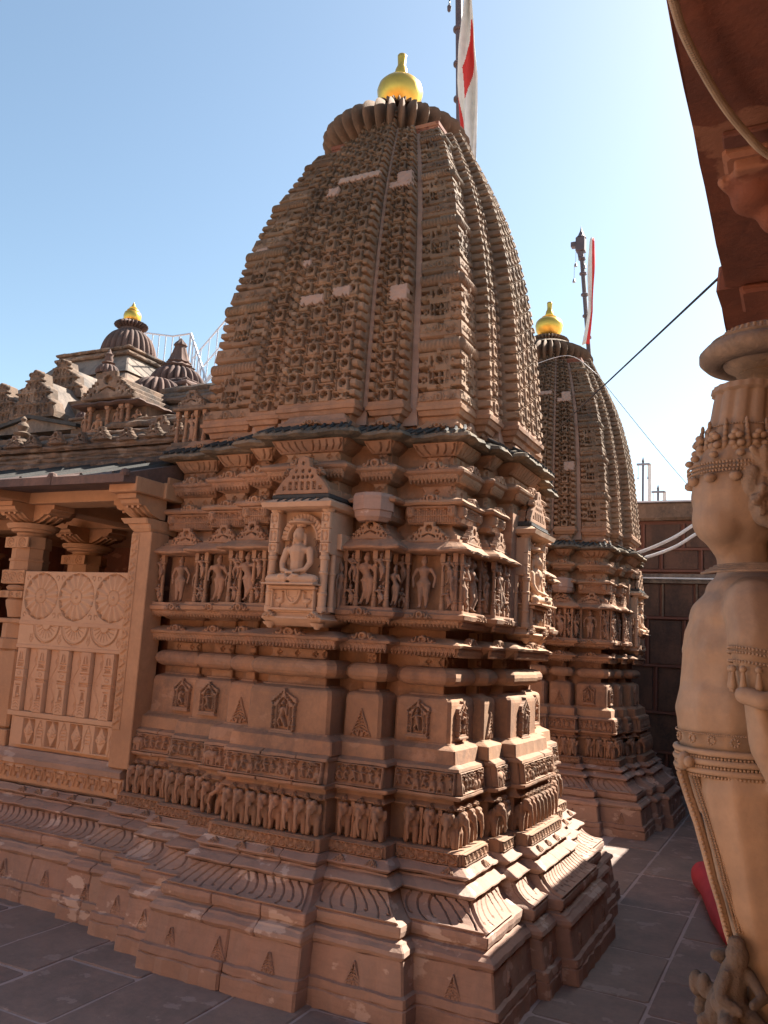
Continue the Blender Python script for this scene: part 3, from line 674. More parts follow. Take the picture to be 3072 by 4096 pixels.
level('bwall', 'wall_block', 'sandstone', [(2.04, -.04), (2.89, -.04)], False, 'B', step=None)
level('n3', 'neck_stone', 'sandstone', [(2.875, -.085), (2.985, -.085)], False, kids=k_cross(2.885, 2.965, -.083), step=None)
level('t2', 'ridge_slab', 'sandstone', [(2.965, -.07), (2.98, -.04), (3.0, -.025), (3.02, .0), (3.04, .03), (3.055, .035), (3.07, .02), (3.10, -.05)], False, kids=k_tooth(2.972, 3.03, -.012, .008, 3.058, .015, .24, .06), step=.05, amp=.002)
level('n4', 'neck_stone', 'sandstone', [(3.09, -.10), (3.18, -.10)], False, kids=k_cross(3.105, 3.165, -.098), step=None)
def k_cove(o, r):
    xa, xb = xr(r, -.06, False); w = xb - xa - .01; rel = Rel(w, .09, .0032, .016); n = max(3, int(w / .045))
    for i in range(n):
        x = (i + .5) * w / n; s = -1 if x < w / 2 else 1; rel.line([(x + s * .012, .075), (x + s * .014, .045), (x, .015)], .0048, -.002)
    e = RA[r][2]
    def fn(U, V, H): return np.stack([xa + .005 + U + (U - w / 2) / w * .07 * V / .09, -(S0 + e - .085 + .075 * (V / .09) ** .7 + H), 3.172 + V * .85 - H * .5 + JZ[r]], -1)
    rel.obj('leaf_cove', 'sandstone', o, fn, back=-.008)
level('cove', 'cove_moulding', 'sandstone', [(3.165, -.10), (3.18, -.08), (3.205, -.045), (3.23, -.022), (3.25, -.015)], False, kids=k_cove, step=None)
level('eave', 'eave_slab', 'sandstone_eave', [(3.245, -.03), (3.247, .055), (3.262, .085), (3.285, .075), (3.33, -.02), (3.36, -.07)], False, step=.03, amp=.006, c=.01)
def k_eribs(r):
    o = [e[0] for e in ENT if e[2] == 'eave' and e[1] == r]
    return
for o, r, k in [e for e in ENT if e[2] == 'eave']:
    xa, xb = xr(r, .06, False); n = int((xb - xa) / .062)
    for i in range(n):
        x = xa + (xb - xa) * (i + .5) / n; s = .5 if x < (xa + xb) / 2 else -.5
        mb = MB().tube([(x - s * .02, yf(r, .082), 3.288), (x, yf(r, .03), 3.312), (x + s * .06, yf(r, -.04), 3.35)], .011, 6); mb.obj('roof_rib', 'slate_top', o)
level('e2', 'band_slab', 'sandstone', [(3.345, -.06), (3.35, -.035), (3.375, -.035), (3.385, -.06), (3.43, -.09)], False, kids=k_c(3.352, -.03, .16, .035), step=.05, amp=.003)
# solid core behind everything
cm = MB(); cm.box(-.90, .90, -.90, .98, 0, 3.45); cm.box(-1.42, -.85, -.80, .8, .0, 3.3); cm.box(-.55, .5, -1.0, 1.0, 0, 3.44); cm.box(-1.0, .98, -.45, .45, 0, 3.44)
cm.obj('wall_core', 'sandstone', SH)
# ----- pale wall niche with the seated figure (front and right face)
def wall_niche(x, y, top=2.79):
    n = empty('wall_niche', (x, y, 0), parent=SH)
    w = .225; b = MB()
    b.loft([(2.005, -w + .06, w - .06, .0, .3), (2.03, -w + .02, w - .02, -.03, .3), (2.05, -w, w, -.045, .3), (2.062, -w + .01, w - .01, -.04, .3)], .006)
    b.loft([(2.06, -w + .015, w - .015, -.02, .3), (2.085, -w + .02, w - .02, -.015, .3), (2.09, -w + .01, w - .01, -.03, .3), (2.10, -w + .01, w - .01, -.03, .3)], .004)
    b.obj('niche_base', 'niche_stone', n, smooth=35)
    for s in (-1, 1):
        MB().lathe([(1.985, .004), (1.99, .018), (2.0, .022), (2.01, .04), (2.025, .048)], s * (w - .05), -.005, 10).obj('pendant', 'niche_stone', n, smooth=40)
        q = Rel(.09, .045, .003, -.02); crest(q, .045, 0, .09, .045, 0, .02); q.obj('small_crest', 'niche_stone', n, at(s * (w - .06) - .045, -.045, 2.055), drop=0.)
    MB().box(-w + .01, w - .01, .075, .3, 2.09, 2.76).obj('niche_back', 'niche_stone', n)
    # side wall relief and pilasters
    for s in (-1, 1):
        p = MB(); xx = s * (w - .032)
        p.lathe([(2.10, .034), (2.125, .034), (2.13, .028), (2.20, .028), (2.205, .032), (2.215, .032), (2.22, .026), (2.33, .026), (2.335, .031), (2.345, .031), (2.35, .025), (2.42, .025), (2.425, .031), (2.445, .033), (2.45, .026), (2.47, .027)], xx, .0, 14)
        p.obj('niche_column', 'niche_stone', n, smooth=35)
        p = MB(); p.lathe([(2.10, .026), (2.13, .026), (2.135, .021), (2.33, .02), (2.335, .025), (2.345, .025), (2.35, .02), (2.46, .02)], s * (w - .012), .07, 12); p.obj('niche_column', 'niche_stone', n, smooth=35)
        for z, h in ((2.47, .06), (2.535, .085), (2.625, .03), (2.655, .07)):
            rel = Rel(.062, h, .003, .006); 
            if h > .05: rel.rect(.008, .054, .010, h - .010, -.008); rel.ell(.031, h / 2, .02, .008, .012, -.008, .78); rel.ell(.031, h / 2, .02, .008, .012, -.008, -.78); rel.ell(.031, h / 2, .009, h * .42, .012, -.008); rel.ell(.031, h / 2, .02, .010, .012, -.008)
            else: rel.disc(.031, h / 2, .010, -.004)
            rel.obj('pierced_block', 'niche_stone', n, at(xx - .031, -.012, z), back=-.03)
        MB().box(xx - .031, xx + .031, .012, .2, 2.46, 2.73, .003).obj('pilaster', 'niche_stone', n)
        MB().lathe([(2.725, .03), (2.74, .042), (2.75, .044), (2.752, .03)], xx, .01, 12).obj('pilaster_cap', 'niche_stone', n)
    # arch
    A = Rel(.34, .20, .003, -.02); c = .17
    A.st((np.hypot((A.U - c), (A.V - .0) * .93) < .160) & (np.hypot((A.U - c), (A.V) * .93) > .112), .018)
    A.st((np.hypot((A.U - c), (A.V) * .93) < .118) & (np.hypot((A.U - c), A.V * .93) > .106), .026)
    for k in range(17):
        t = math.pi * (k + .5) / 17; A.line([(c + .122 * math.cos(t), .122 * math.sin(t) / .93), (c + .156 * math.cos(t + .07), .156 * math.sin(t + .07) / .93)], .0028, .006)
    A.obj('niche_arch', 'niche_stone', n, at(-.17, .045, 2.555), back=-.03, drop=0.)
    # throne
    t = MB(); t.box(-.17, .17, -.055, .1, 2.10, 2.115, .003); t.loft([(2.23, -.165, .165, -.055, .1), (2.235, -.175, .175, -.065, .1), (2.25, -.175, .175, -.065, .1), (2.252, -.16, .16, -.05, .1), (2.262, -.16, .16, -.05, .1)], .004); t.box(-.16, .16, -.02, .1, 2.11, 2.235)
    t.obj('throne', 'niche_stone', n)
    q = Rel(.32, .115, .003, 0.); q.disc(.16, .13, .062, .022, .105); q.disc(.16, .13, .05, .014, .09); q.ridge([(.125, .105), (.13, .07), (.155, .065), (.16, .04), (.165, .065), (.19, .07), (.195, .105)], .0025, .006, .014)
    for s in (-1, 1):
        x = .16 + s * .10; q.ell(x, .045, .03, .02, .02); q.cap((x - s * .02, .05), (x - s * .02, .085), .012, .010, .02); q.ell(x - s * .02, .095, .012, .013, .022); q.cap((x, .04), (x, .01), .006, .005, .015); q.ridge([(x + s * .025, .05), (x + s * .04, .06), (x + s * .035, .085)], .005, .015)
        q.rect(.16 + s * .152 - .006, .16 + s * .152 + .006, 0, .12, .022)
    q.obj('throne_carving', 'niche_stone', n, at(-.16, -.022, 2.114), back=-.01)
    blob_obj('seated_figure', seated(.385), .0055, 'niche_stone', n, 2, loc=(-.0, -.005, 2.256))
    MB().lathe([(2.635, .03), (2.65, .035), (2.655, .085), (2.665, .09), (2.67, .06), (2.685, .05), (2.69, .02)], 0, .015, 18).obj('parasol', 'niche_stone', n, smooth=40)
    for i, (x, z, sc) in enumerate(((-.115, 2.44, .36), (.115, 2.44, .36), (-.145, 2.30, .42), (.145, 2.30, .42), (-.05, 2.66, .15), (.05, 2.66, .15), (-.085, 2.51, .25), (.085, 2.51, .25))):
        g = put('attendant_figure', FIG[i % 4], n, (x, .06, z)); g.scale = (sc, sc, sc)
    # canopy above
    b = MB(); b.loft([(2.745, -w - .0, w + .0, -.04, .35), (2.755, -w - .035, w + .03, -.075, .35), (2.785, -w - .045, w + .04, -.085, .35), (2.79, -w - .03, w + .025, -.07, .35), (2.815, -w + .02, w - .02, -.03, .35)], .004, .05, .001); b.obj('niche_canopy', 'niche_stone', n)
    for k in range(6):
        x = -.15 + k * .06; MB().tube([(x, -.066, 2.795), (x + .02, -.034, 2.816)], .008, 6).obj('roof_rib', 'slate_top', n)
    b = MB(); b.loft([(2.812, -.20, .20, -.02, .35), (2.82, -.215, .215, -.035, .35), (2.84, -.215, .215, -.035, .35), (2.848, -.2, .2, -.01, .35)], .004); b.obj('niche_cornice', 'slate_top', n)
    b = MB(); b.box(-.2, .2, .02, .35, 2.845, 2.88, .003); b.box(-.15, .15, .03, .35, 2.88, 2.94, .003); b.box(-.09, .09, .04, .35, 2.94, 3.0, .003); b.obj('pediment_core', 'sandstone', n)
    g = Rel(.40, .25, .003, -.02); c = .2
    g.poly([(0, 0), (0, .02), (.05, .09), (.09, .12), (.10, .16), (.15, .18), (.16, .235), (.2, .25), (.24, .235), (.25, .18), (.30, .16), (.31, .12), (.35, .09), (.4, .02), (.4, 0)], .018)
    for k in range(7): 
        x = .065 + k * .045; g.rect(x - .013, x + .013, .025, .08 if 0 < k < 6 else .05, .0); mini_person(g, x, .024, .05, .012, 0)
    for y, xs in ((.11, (-.07, -.035, 0, .035, .07)), (.15, (-.05, 0, .05)), (.20, (0,))):
        for x in xs: g.disc(c + x, y, .011, .0, .012)
    for s in (-1, 1): crest(g, c + s * .12, .125, .06, .05, 0, .022)
    g.obj('openwork_gable', 'sandstone', n, at(-.2, -.005, 2.848), drop=0.)
    # right side: attendant standing outside the niche
    for s in (-1, 1):
        f = put('carved_figure', FIG[1], n, (s * (w + .0), .16, 2.10)); f.rotation_euler = (0, 0, s * math.pi / 2); f.scale = (.9, .9, 1.05)
        MB().box(s * (w + .01) - .02, s * (w + .01) + .02, .09, .3, 2.50, 2.60, .003).obj('side_panel', 'niche_stone', n)
    return n
NICHE = wall_niche(.055, -(S0 + .27 + .10))
# ================================================================= spire (curved lattice strips cut into courses)
ZT = np.array([3.40, 3.53, 3.70, 4.02, 4.41, 4.80, 5.13, 5.37, 5.63, 5.84, 5.95, 6.15]); ST = np.array([1.0, .985, .972, .95, .915, .853, .78, .71, .612, .525, .475, .40])
def sz(z): return np.interp(z, ZT, ST / .985)
def courses(z0, z1, ph=.0725):
    zs = [z0]
    while zs[-1] < z1: zs.append(zs[-1] + ph * (.42 + .58 * float(sz(zs[-1]))))
    return np.array(zs)
RES = .0040
def lattice(w, nrow, cx, rh=.07):
    """horseshoe lattice: staggered arches two courses tall"""
    r = Rel(w, nrow * rh, RES, 0.); tw, th = .276, 2 * rh
    t = Rel(tw * 3, th * 3, RES, 0.)
    fr = (t.V / rh) % 1.0; t.H = np.where(fr < .1, -.012, 0.)
    for i in range(-1, 8):
        for j in range(-1, 7):
            if (i + j) % 2: continue
            ax, ay = i * tw / 2, j * rh + .05
            t.disc(ax, ay + .026, .040, .010, .032)
            t.rect(ax - .040, ax + .040, ay - .05, ay + .028, .010); t.disc(ax, ay, .033, .013); t.disc(ax, ay, .0285, -.09); t.ell(ax + .002, ay - .017, .013, .011, .030, -.025); t.ridge([(ax + .012, ay - .018), (ax + .017, ay - .008)], .005, .01, -.01)
            for s in (-1, 1):
                t.rect(ax + s * .049 - .0075, ax + s * .049 + .0075, ay - .050, ay + .030, -.08)
                t.disc(ax + s * .069 + s * .003, ay - .012, .0098, -.06, .026); t.ridge([(ax + s * .07, ay - .03), (ax + s * .078, ay - .022)], .005, .006, -.01)
            yy = ay + .052                 # block over the arch: square holes with a letter-like scroll between
            for s in (-1, 1):
                t.rect(ax + s * .043 - .0155, ax + s * .043 + .0155, yy - .010, yy + .026, -.09)
                for q in (-.007, .006, .018): t.disc(ax + s * .019, yy + q, .0062, -.035, .005)
            t.disc(ax - .007, yy + .018, .005, -.02); t.disc(ax + .007, yy + .018, .005, -.02)
    iu = ((r.U - cx + tw) % tw); iv = (r.V % th)
    a = np.clip(((iv + th) / t.h * (t.ny - 1)).round().astype(int), 0, t.ny - 1); b = np.clip(((iu + tw) / t.w * (t.nx - 1)).round().astype(int), 0, t.nx - 1)
    r.H = t.H[a, b]
    fr = (r.V / rh) % 1.0
    for e0, e1 in ((-1, .042), (w - .042, w + 1)):
        m = (r.U > e0) & (r.U < e1); r.H = np.where(m, np.where(fr < .42, -.085 + .05 * (fr < .06), np.where(fr < .5, -.002, .010)), r.H)
    return r
def karna(w, nrow, rh=.07):
    r = Rel(w, nrow * rh, RES, 0.); c = w / 2; fr = (r.V / rh) % 1.0
    r.H = np.where(fr < .40, -.075 + .04 * (fr < .07), np.where(fr < .48, -.004, .008)); per = 7 * rh
    for k in range(-1, nrow // 7 + 2):
        y0 = k * per + .0
        m = (r.V > y0) & (r.V < y0 + rh * 1.0); r.H = np.where(m, .006, r.H)
        crest(r, c, y0 + .002, .16, .06, .004, .014)
        for s in (-1, 1): crest(r, c + s * w * .34, y0 + .002, .08, .05, .002, .012)
        ym = y0 + rh * 2.35; a = .045
        r.rect(c - .085, c + .085, y0 + rh * 1.25, y0 + rh * 4.9, .008); r.rect(c - a, c + a, ym - a, ym + a, -.08)
        for q in range(4):
            t = q * math.pi / 2; r.ell(c + .022 * math.cos(t), ym + .022 * math.sin(t), .024, .012, .030, -.02, t)
        r.ell(c, ym, .010, .010, .02, -.0)
        ya = y0 + rh * 4.1; r.disc(c, ya, .031, .018); r.disc(c, ya, .024, -.07); r.ell(c, ya - .016, .013, .012, .03, -.02)
        for s in (-1, 1):
            r.disc(c + s * .064, ym + .02, .0105, -.05, .027); r.disc(c + s * .060, ym - .027, .011, -.05, .015); r.disc(c + s * .056, ya - .01, .012, -.05, .022); r.disc(c + s * .058, ya + .022, .008, -.02)
            r.ell(c + s * .115, ym - .01, .018, .04, .02, -.01); r.disc(c + s * .115, ym, .007, -.03, .012); r.disc(c + s * .112, ym - .03, .008, -.03)
            r.ell(c + s * .10, ya - .02, .014, .03, .016, -.0); r.disc(c + s * .10, ya - .02, .006, -.02)
        yc = y0 + rh * 5.62; hh = rh * .62; m = np.abs(r.V - yc) < hh
        prof = .0 + .045 * np.sqrt(np.maximum(0, 1 - ((r.V - yc) / hh) ** 2)); rib = .75 + .25 * np.abs(np.cos((r.U - c) / .0155 * math.pi / 2 + (r.V - yc) * 12 * np.sign(r.U - c)))
        r.H = np.where(m, prof * rib - .008, r.H)
        r.rect(-1, w + 1, yc + hh, yc + hh + rh * .33, -.03); r.rect(-1, w + 1, y0 + rh * 4.93, yc - hh, -.03)
        r.ell(c, yc - hh - .002, .02, .03, .02, .005)
    return r
SPIRE = empty('spire', (0, 0, 0), parent=SH)
STR = {'B': (-.345, .270, 1.15, 6.10, .13), 'PR': (.318, .580, 1.05, 5.93, .12), 'KR': (.645, .95, .95, 5.88, .12), 'PL': (-.665, -.40, 1.05, 5.93, .12), 'KL': (-1.15, -.72, .96, 5.88, .12), 'KM': (-.95, -.645, .95, 5.88, .12)}
SPE = []
def strip(r, turn=0):
    t0, t1, D, ztop, back = STR[r]; w = t1 - t0; zs = courses(3.53, ztop); n = len(zs) - 1
    rel = lattice(w, n, w / 2 + (0 if r[0] != 'B' else .069)) if r[0] != 'K' else karna(w, n)
    rn = random.Random(ord(r[0]) + len(r))
    # worn and broken places
    for k in range(int(n * 1.2)):
        u, v = rn.uniform(0, w), rn.uniform(0, rel.h); rr = rn.uniform(.008, .03); m = np.hypot(rel.U - u, (rel.V - v) * 1.4) < rr * (1 + .3 * np.sin(rel.U * 400 + rel.V * 300)); rel.H = np.where(m & (rel.H > -.02), rel.H - rn.uniform(.006, .02), rel.H)
    vz = np.arange(n + 1) * .07
    for i in range(n):
        j0 = int(round(i * .07 / rel.h * (rel.ny - 1))); j1 = int(round((i + 1) * .07 / rel.h * (rel.ny - 1)))
        sub = Rel.__new__(Rel); sub.U, sub.V, sub.H = rel.U[j0:j1 + 1], rel.V[j0:j1 + 1], rel.H[j0:j1 + 1]
        def fn(U, V, H):
            z = np.interp(V, vz, zs); s = sz(z); return np.stack([(t0 + U) * s, -(D * s + H - .0), z], -1)
        V, F = sub.mesh(fn, -back, None, .0012); o = mk('carved_course', V, F, 'sandstone_spire', SPIRE)
        if turn: o.rotation_euler = (0, 0, math.pi / 2)
        else: SPE.append((o, r))
    # base cornice of the strip
    pr = [(3.37, -.075), (3.395, -.07), (3.40, -.045), (3.435, -.035), (3.44, -.012), (3.47, .0), (3.475, .012), (3.50, .016), (3.505, .004), (3.535, .0)]
    y1 = -.6 if r[0] != 'K' else -STR['KR'][0] + .06
    o = MB().loft([(z, (t0 if r != 'KR' else t0) * 1.0 - (p if r != 'KR' else p * .4), t1 + (p if r != 'KL' else p), -(D + p), y1) for z, p in pr], .004, .04, .0015).obj('strip_cornice', 'sandstone', SPIRE)
    if turn: bpy.data.objects.remove(o)
    else: SPE.append((o, r))
for r in ('B', 'PR', 'KR', 'PL', 'KL'): strip(r)
strip('KM', 1)
def core(name, x0, x1, y, ztop, mat='plaster_groove'):
    zz = [z for z in np.linspace(3.38, ztop, 22)]
    return MB().loft([(z, x0 * sz(z), x1 * sz(z), -y * sz(z), .3 * sz(z)) for z in zz], .004).obj(name, mat, SPIRE)
zz = np.linspace(3.38, 5.93, 24)
MB().loft([(z, -1.03 * sz(z), .85 * sz(z), -.85 * sz(z), .85 * sz(z)) for z in zz], .01).obj('spire_core', 'plaster_groove', SPIRE)
SPE.append((core('groove_plaster', -.385, .300, 1.02, 6.0), 'B')); SPE.append((core('groove_plaster', -.70, .63, .925, 5.9), 'B'))
b = MB(); 
for z, s, q in ((5.885, .475, 0), (5.92, .48, 1)):
    b.box(-s, s, -s, s, z, z + .035, .003)
b.obj('cap_slab', 'red_stone', SPIRE)
for x0, x1, D, z in ((-.36, .30, 1.05, 5.955),): b = MB().box(x0 * .42, x1 * .42, -D * .43, .3, z, z + .04, .003); SPE.append((b.obj('cap_slab', 'red_stone', SPIRE), 'B'))
# plaster repairs on the lattice
for kk, (r, u0, u1, zc, h) in enumerate((('B', .10, .60, 5.33, .06), ('B', .02, .16, 5.22, .08), ('B', .05, .27, 4.27, .075), ('B', .33, .50, 4.30, .075), ('PR', .10, .262, 4.25, .12), ('PR', .0, .262, 5.23, .06), ('PR', .08, .262, 5.27, .11), ('KL', .05, .2, 4.9, .05), ('B', .0, .09, 4.6, .05))):
    t0, t1, D, _, _ = STR[r]; w_, z_ = u1 - u0, h + .02; q = Rel(w_, z_, .005, -.03); e = .013 * np.sin(q.U * 47 + kk) + .009 * np.sin(q.U * 130 + kk * 2) + .006 * np.sin(q.U * 290 + q.V * 60)
    q.st((q.V > .006 + np.abs(e)) & (q.V < z_ - .004 - np.abs(e) * .3) & (q.U > .008 + .014 * np.abs(np.sin(q.V * 130 + kk))) & (q.U < w_ - .003), .012); q.H += (q.H > 0) * .003 * np.sin(q.U * 60) * np.sin(q.V * 90)
    def fnp(U, V, H): z = zc + V; s_ = sz(z); return np.stack([(t0 + u0 + U) * s_, -(D * s_ + H + .004), z], -1)
    q.obj('plaster_patch', 'plaster_groove', SPIRE, fnp, back=-.06, drop=0.)
# crown
ctr = (-.10, -.04)
def amal(z0, z1, R0, n, cx, cy, flat=.5):
    V = []; m = n * 8; rows = 11
    for i in range(rows):
        t = i / (rows - 1); z = z0 + (z1 - z0) * t; pr = math.sin(math.pi * (.10 + .80 * t)) ** flat
        for j in range(m):
            a = 2 * math.pi * j / m; k = abs(math.cos(a * n / 2)) ** 1.8; q = (.74 + .26 * k) * (1 + .012 * math.sin(a * 5.3 + z)); V.append((cx + R0 * pr * q * math.cos(a), cy + R0 * pr * q * math.sin(a), z))
    F = [(i * m + j, i * m + (j + 1) % m, (i + 1) * m + (j + 1) % m, (i + 1) * m + j) for i in range(rows - 1) for j in range(m)]
    F += [tuple(range(m - 1, -1, -1)), tuple((rows - 1) * m + j for j in range(m))]
    return V, F
MB().lathe([(5.80, .42), (5.9, .41), (5.96, .40)], *ctr, 40).obj('crown_neck', 'plaster_groove', SH, smooth=40)
a = mk('ribbed_disc', *amal(5.88, 6.30, .63, 36, *ctr), 'crown_stone', SH); smooth_angle(a.data, 50)
MB().lathe([(6.27, .42), (6.32, .34), (6.36, .25)], *ctr, 32).obj('crown_slope', 'sandstone_spire', SH, smooth=40)
a = mk('small_ribbed_disc', *amal(6.34, 6.46, .29, 34, *ctr), 'crown_stone', SH); smooth_angle(a.data, 50)
KAL = [(6.44, .05), (6.445, .11), (6.49, .15), (6.56, .185), (6.64, .198), (6.69, .185), (6.725, .155), (6.745, .115), (6.752, .10), (6.757, .108), (6.768, .108), (6.775, .085), (6.79, .058), (6.80, .062), (6.83, .055), (6.86, .05), (6.885, .038), (6.91, .034), (6.97, .038), (6.99, .04), (7.0, .034)]
MB().lathe(KAL, *ctr, 48).obj('gold_pot', 'gold', SH, smooth=60)
# ----- turn the front pieces to make the right-hand face
bpy.context.view_layer.update()
def turned(o, parent):
    c = copy_tree(o, parent); c.rotation_euler = (0, 0, o.rotation_euler[2] + math.pi / 2)
    return c
for ch in [c for o, r, k in ENT if r == 'KR' for c in o.children if c.get('turn')]:
    p = Vector(ch.location); ch.location = (-p.y, p.x, p.z); ch.rotation_euler = (0, 0, math.pi / 2); del ch['turn']
for o, r, k in list(ENT):
    if r in ('B', 'PL', 'PR'): c = turned(o, SH); c.location.x -= .108 if r == 'B' else .07
    elif r == 'KR' and k not in (): turned(o, SH)
for o, r in list(SPE):
    if r in ('B', 'PL', 'PR', 'KR'): turned(o, SPIRE)
c = copy_tree(NICHE, SH); c.location = (-NICHE.location.y - .18, NICHE.location.x, 0); c.rotation_euler = (0, 0, math.pi / 2)
MB().lathe([(2.695, .10), (2.72, .125), (2.76, .13), (2.762, .14), (2.85, .142), (2.872, .13), (2.876, .10)], .455, -1.13, 8).obj('plain_capital', 'sandstone_base', SH, smooth=20)
# small roof shrine on the shoulder at the left of the spire
sh = MB(); sh.box(-1.60, -1.22, -.84, -.3, 3.33, 3.38, .006); sh.box(-1.575, -1.245, -.82, -.3, 3.38, 3.42, .006); sh.box(-1.53, -1.29, -.74, -.3, 3.42, 3.69); sh.box(-1.585, -1.235, -.83, -.3, 3.68, 3.71, .008); sh.box(-1.54, -1.28, -.78, -.3, 3.71, 3.75, .006); sh.box(-1.48, -1.34, -.74, -.3, 3.75, 3.80, .006)
so = sh.obj('shoulder_shrine', 'roof_stone', SH)
for x in (-1.545, -1.46, -1.36, -1.275): c = put('slender_column', COLM, so, (x, -.785, 3.42)); c.scale = (1.1, 1.1, .73)
c = put('carved_figure', FIG[0], so, (-1.41, -.78, 3.42)); c.scale = (.75, .8, .8)
gable(.27, .14).obj('openwork_gable', 'roof_stone', so, at(-1.545, -.80, 3.71), drop=0.)
# ----- second shrine behind
SH2 = copy_tree(SH); SH2.location = (-3.12, 11.35, 0)
tag(SH2, 'farther carved sandstone tower at the right, partly hidden by the nearer tower')
# ================================================================= pillared porch at the left
PO = empty('temple_porch', (-5.2, 5.6, 0), 'open pillared porch at the left with a lotus-carved railing and dark slab roof', 'porch')
PO_L = lambda o: setattr(o, 'location', (5.2, -5.6, 0))     # parts below are written in yard coordinates
def pp(mb, name, mat, par=PO, **k):
    o = mb.obj(name, mat, par, **k)
    if par is PO: PO_L(o)
    return o
def pr_(rel, name, mat, x, y, z, par=PO, **k):
    o = rel.obj(name, mat, par, at(x, y, z), **k)
    if par is PO: PO_L(o)
    return o
pp(MB().box(-9.5, -4.36, 4.90, 9.2, 0, .90), 'porch_floor', 'porch_stone')
b = MB().loft([(.70, -9.4, -4.44, 4.86, 5.2), (.715, -9.4, -4.44, 4.84, 5.2), (.852, -9.4, -4.44, 4.84, 5.2), (.858, -9.4, -4.44, 4.80, 5.2), (.90, -9.4, -4.44, 4.79, 5.2), (.925, -9.4, -4.44, 4.83, 5.2), (.955, -9.4, -4.44, 4.86, 5.2)], .005, .1, .0015); pp(b, 'porch_ledge', 'sandstone_base')
q = Rel(1.35, .135, .004, .004); n = 12
for i in range(n):
    x = (i + .5) * 1.35 / n; p = 1.35 / n
    q.rect(x - p * .42, x + p * .42, .105, .125, -.01); q.disc(x, .05, p * .16, -.012, .028); q.ridge([(x - p * .45, .11), (x - p * .3, .04), (x - p * .1, .10)], .008, .016, 0); q.ridge([(x + p * .45, .11), (x + p * .3, .04), (x + p * .1, .10)], .008, .016, 0); q.ell(x, .085, p * .2, .02, .016, 0)
pr_(q, 'scroll_band', 'porch_stone', -5.80, 4.84, .715, back=-.01)
# railing panel
pan = pp(MB().box(-5.74, -4.53, 4.905, 4.99, .95, 2.355), 'railing_panel', 'panel_stone')
def medal(w, h, cs, R0):
    r = Rel(w, h, .0042, .014)
    for c in cs:
        d = np.hypot(r.U - c, r.V - h / 2); a = np.arctan2(r.V - h / 2, r.U - c); r.st(d < R0, -.012)
        for k in range(14):
            t = (k + .25) * 2 * math.pi / 14; da = (a - t + math.pi) % (2 * math.pi) - math.pi; f = np.clip((d - .05) / (R0 - .052), 0, 1); wd = (.030 + .012 * f) * np.sqrt(np.maximum(0, 1 - f ** 3.2)) ; off = np.abs(da) * d
            r.H = np.where((d < R0) & (off < wd * 1.15), np.maximum(r.H, -.004 + .020 * (1 - off / np.maximum(wd, 1e-4)) + .004), r.H)
            t2 = t + math.pi / 14; da = (a - t2 + math.pi) % (2 * math.pi) - math.pi; off = np.abs(da) * d; wd2 = wd * .62
            r.H = np.where((d < R0 * .93) & (off < wd2), np.maximum(r.H, -.006 + .012 * (1 - off / np.maximum(wd2, 1e-4))), r.H)
        r.H = np.where(d < .058, .016 + .003 * np.cos(a * 26) * (d > .026), r.H); r.H = np.where((d < .064) & (d > .056), .006, r.H); r.ell(c, h / 2, .016, .016, .014, .016)
    for i in range(len(cs) + 1):
        x = (cs[0] - R0 * 1.02) + i * (cs[1] - cs[0])
        for yy in (.05, h - .05):
            for s in (-1, 1):
                t = np.linspace(0, 4.5, 8); pts = [(x + s * (.03 + .016 * math.cos(q)), yy + .018 * math.sin(q)) for q in t]; r.line([p for p in pts if 0 < p[0] < w], .0032, .002)
    return r
pr_(medal(1.19, .40, (.205, .595, .985), .188), 'lotus_panel', 'panel_stone', -5.73, 4.872, 1.957, back=-.03)
q = Rel(1.19, .165, .004, .010)
for c in (.31, .62, .93):
    d = np.hypot(q.U - c, q.V - .165); a = np.arctan2(q.V - .165, q.U - c)
    q.st((d < .15) & (d > .138), -.002); q.st((d < .135) & (d > .127), .016)
    for k in range(9):
        t = -math.pi * (k + .5) / 9; q.line([(c + .05 * math.cos(t), .165 + .05 * math.sin(t)), (c + .105 * math.cos(t + .05), .165 + .105 * math.sin(t + .05))], .0035, .001)
    q.st(d < .04, .016); q.st((d < .047) & (d > .04), .0)
for c in (.155, .465, .775, 1.085):
    for s in (-1, 1): q.line([(c, .02), (c + s * .02, .05), (c + s * .012, .07)], .003, .002); q.line([(c, .05), (c + s * .012, .09)], .003, .002)
pr_(q, 'half_lotus_panel', 'panel_stone', -5.735, 4.872, 1.765, back=-.03)
pp(MB().box(-5.74, -4.54, 4.855, 4.9, 1.925, 1.96, .004), 'panel_rail', 'panel_stone'); pp(MB().box(-5.74, -4.54, 4.855, 4.9, 1.738, 1.768, .004), 'panel_rail', 'panel_stone')
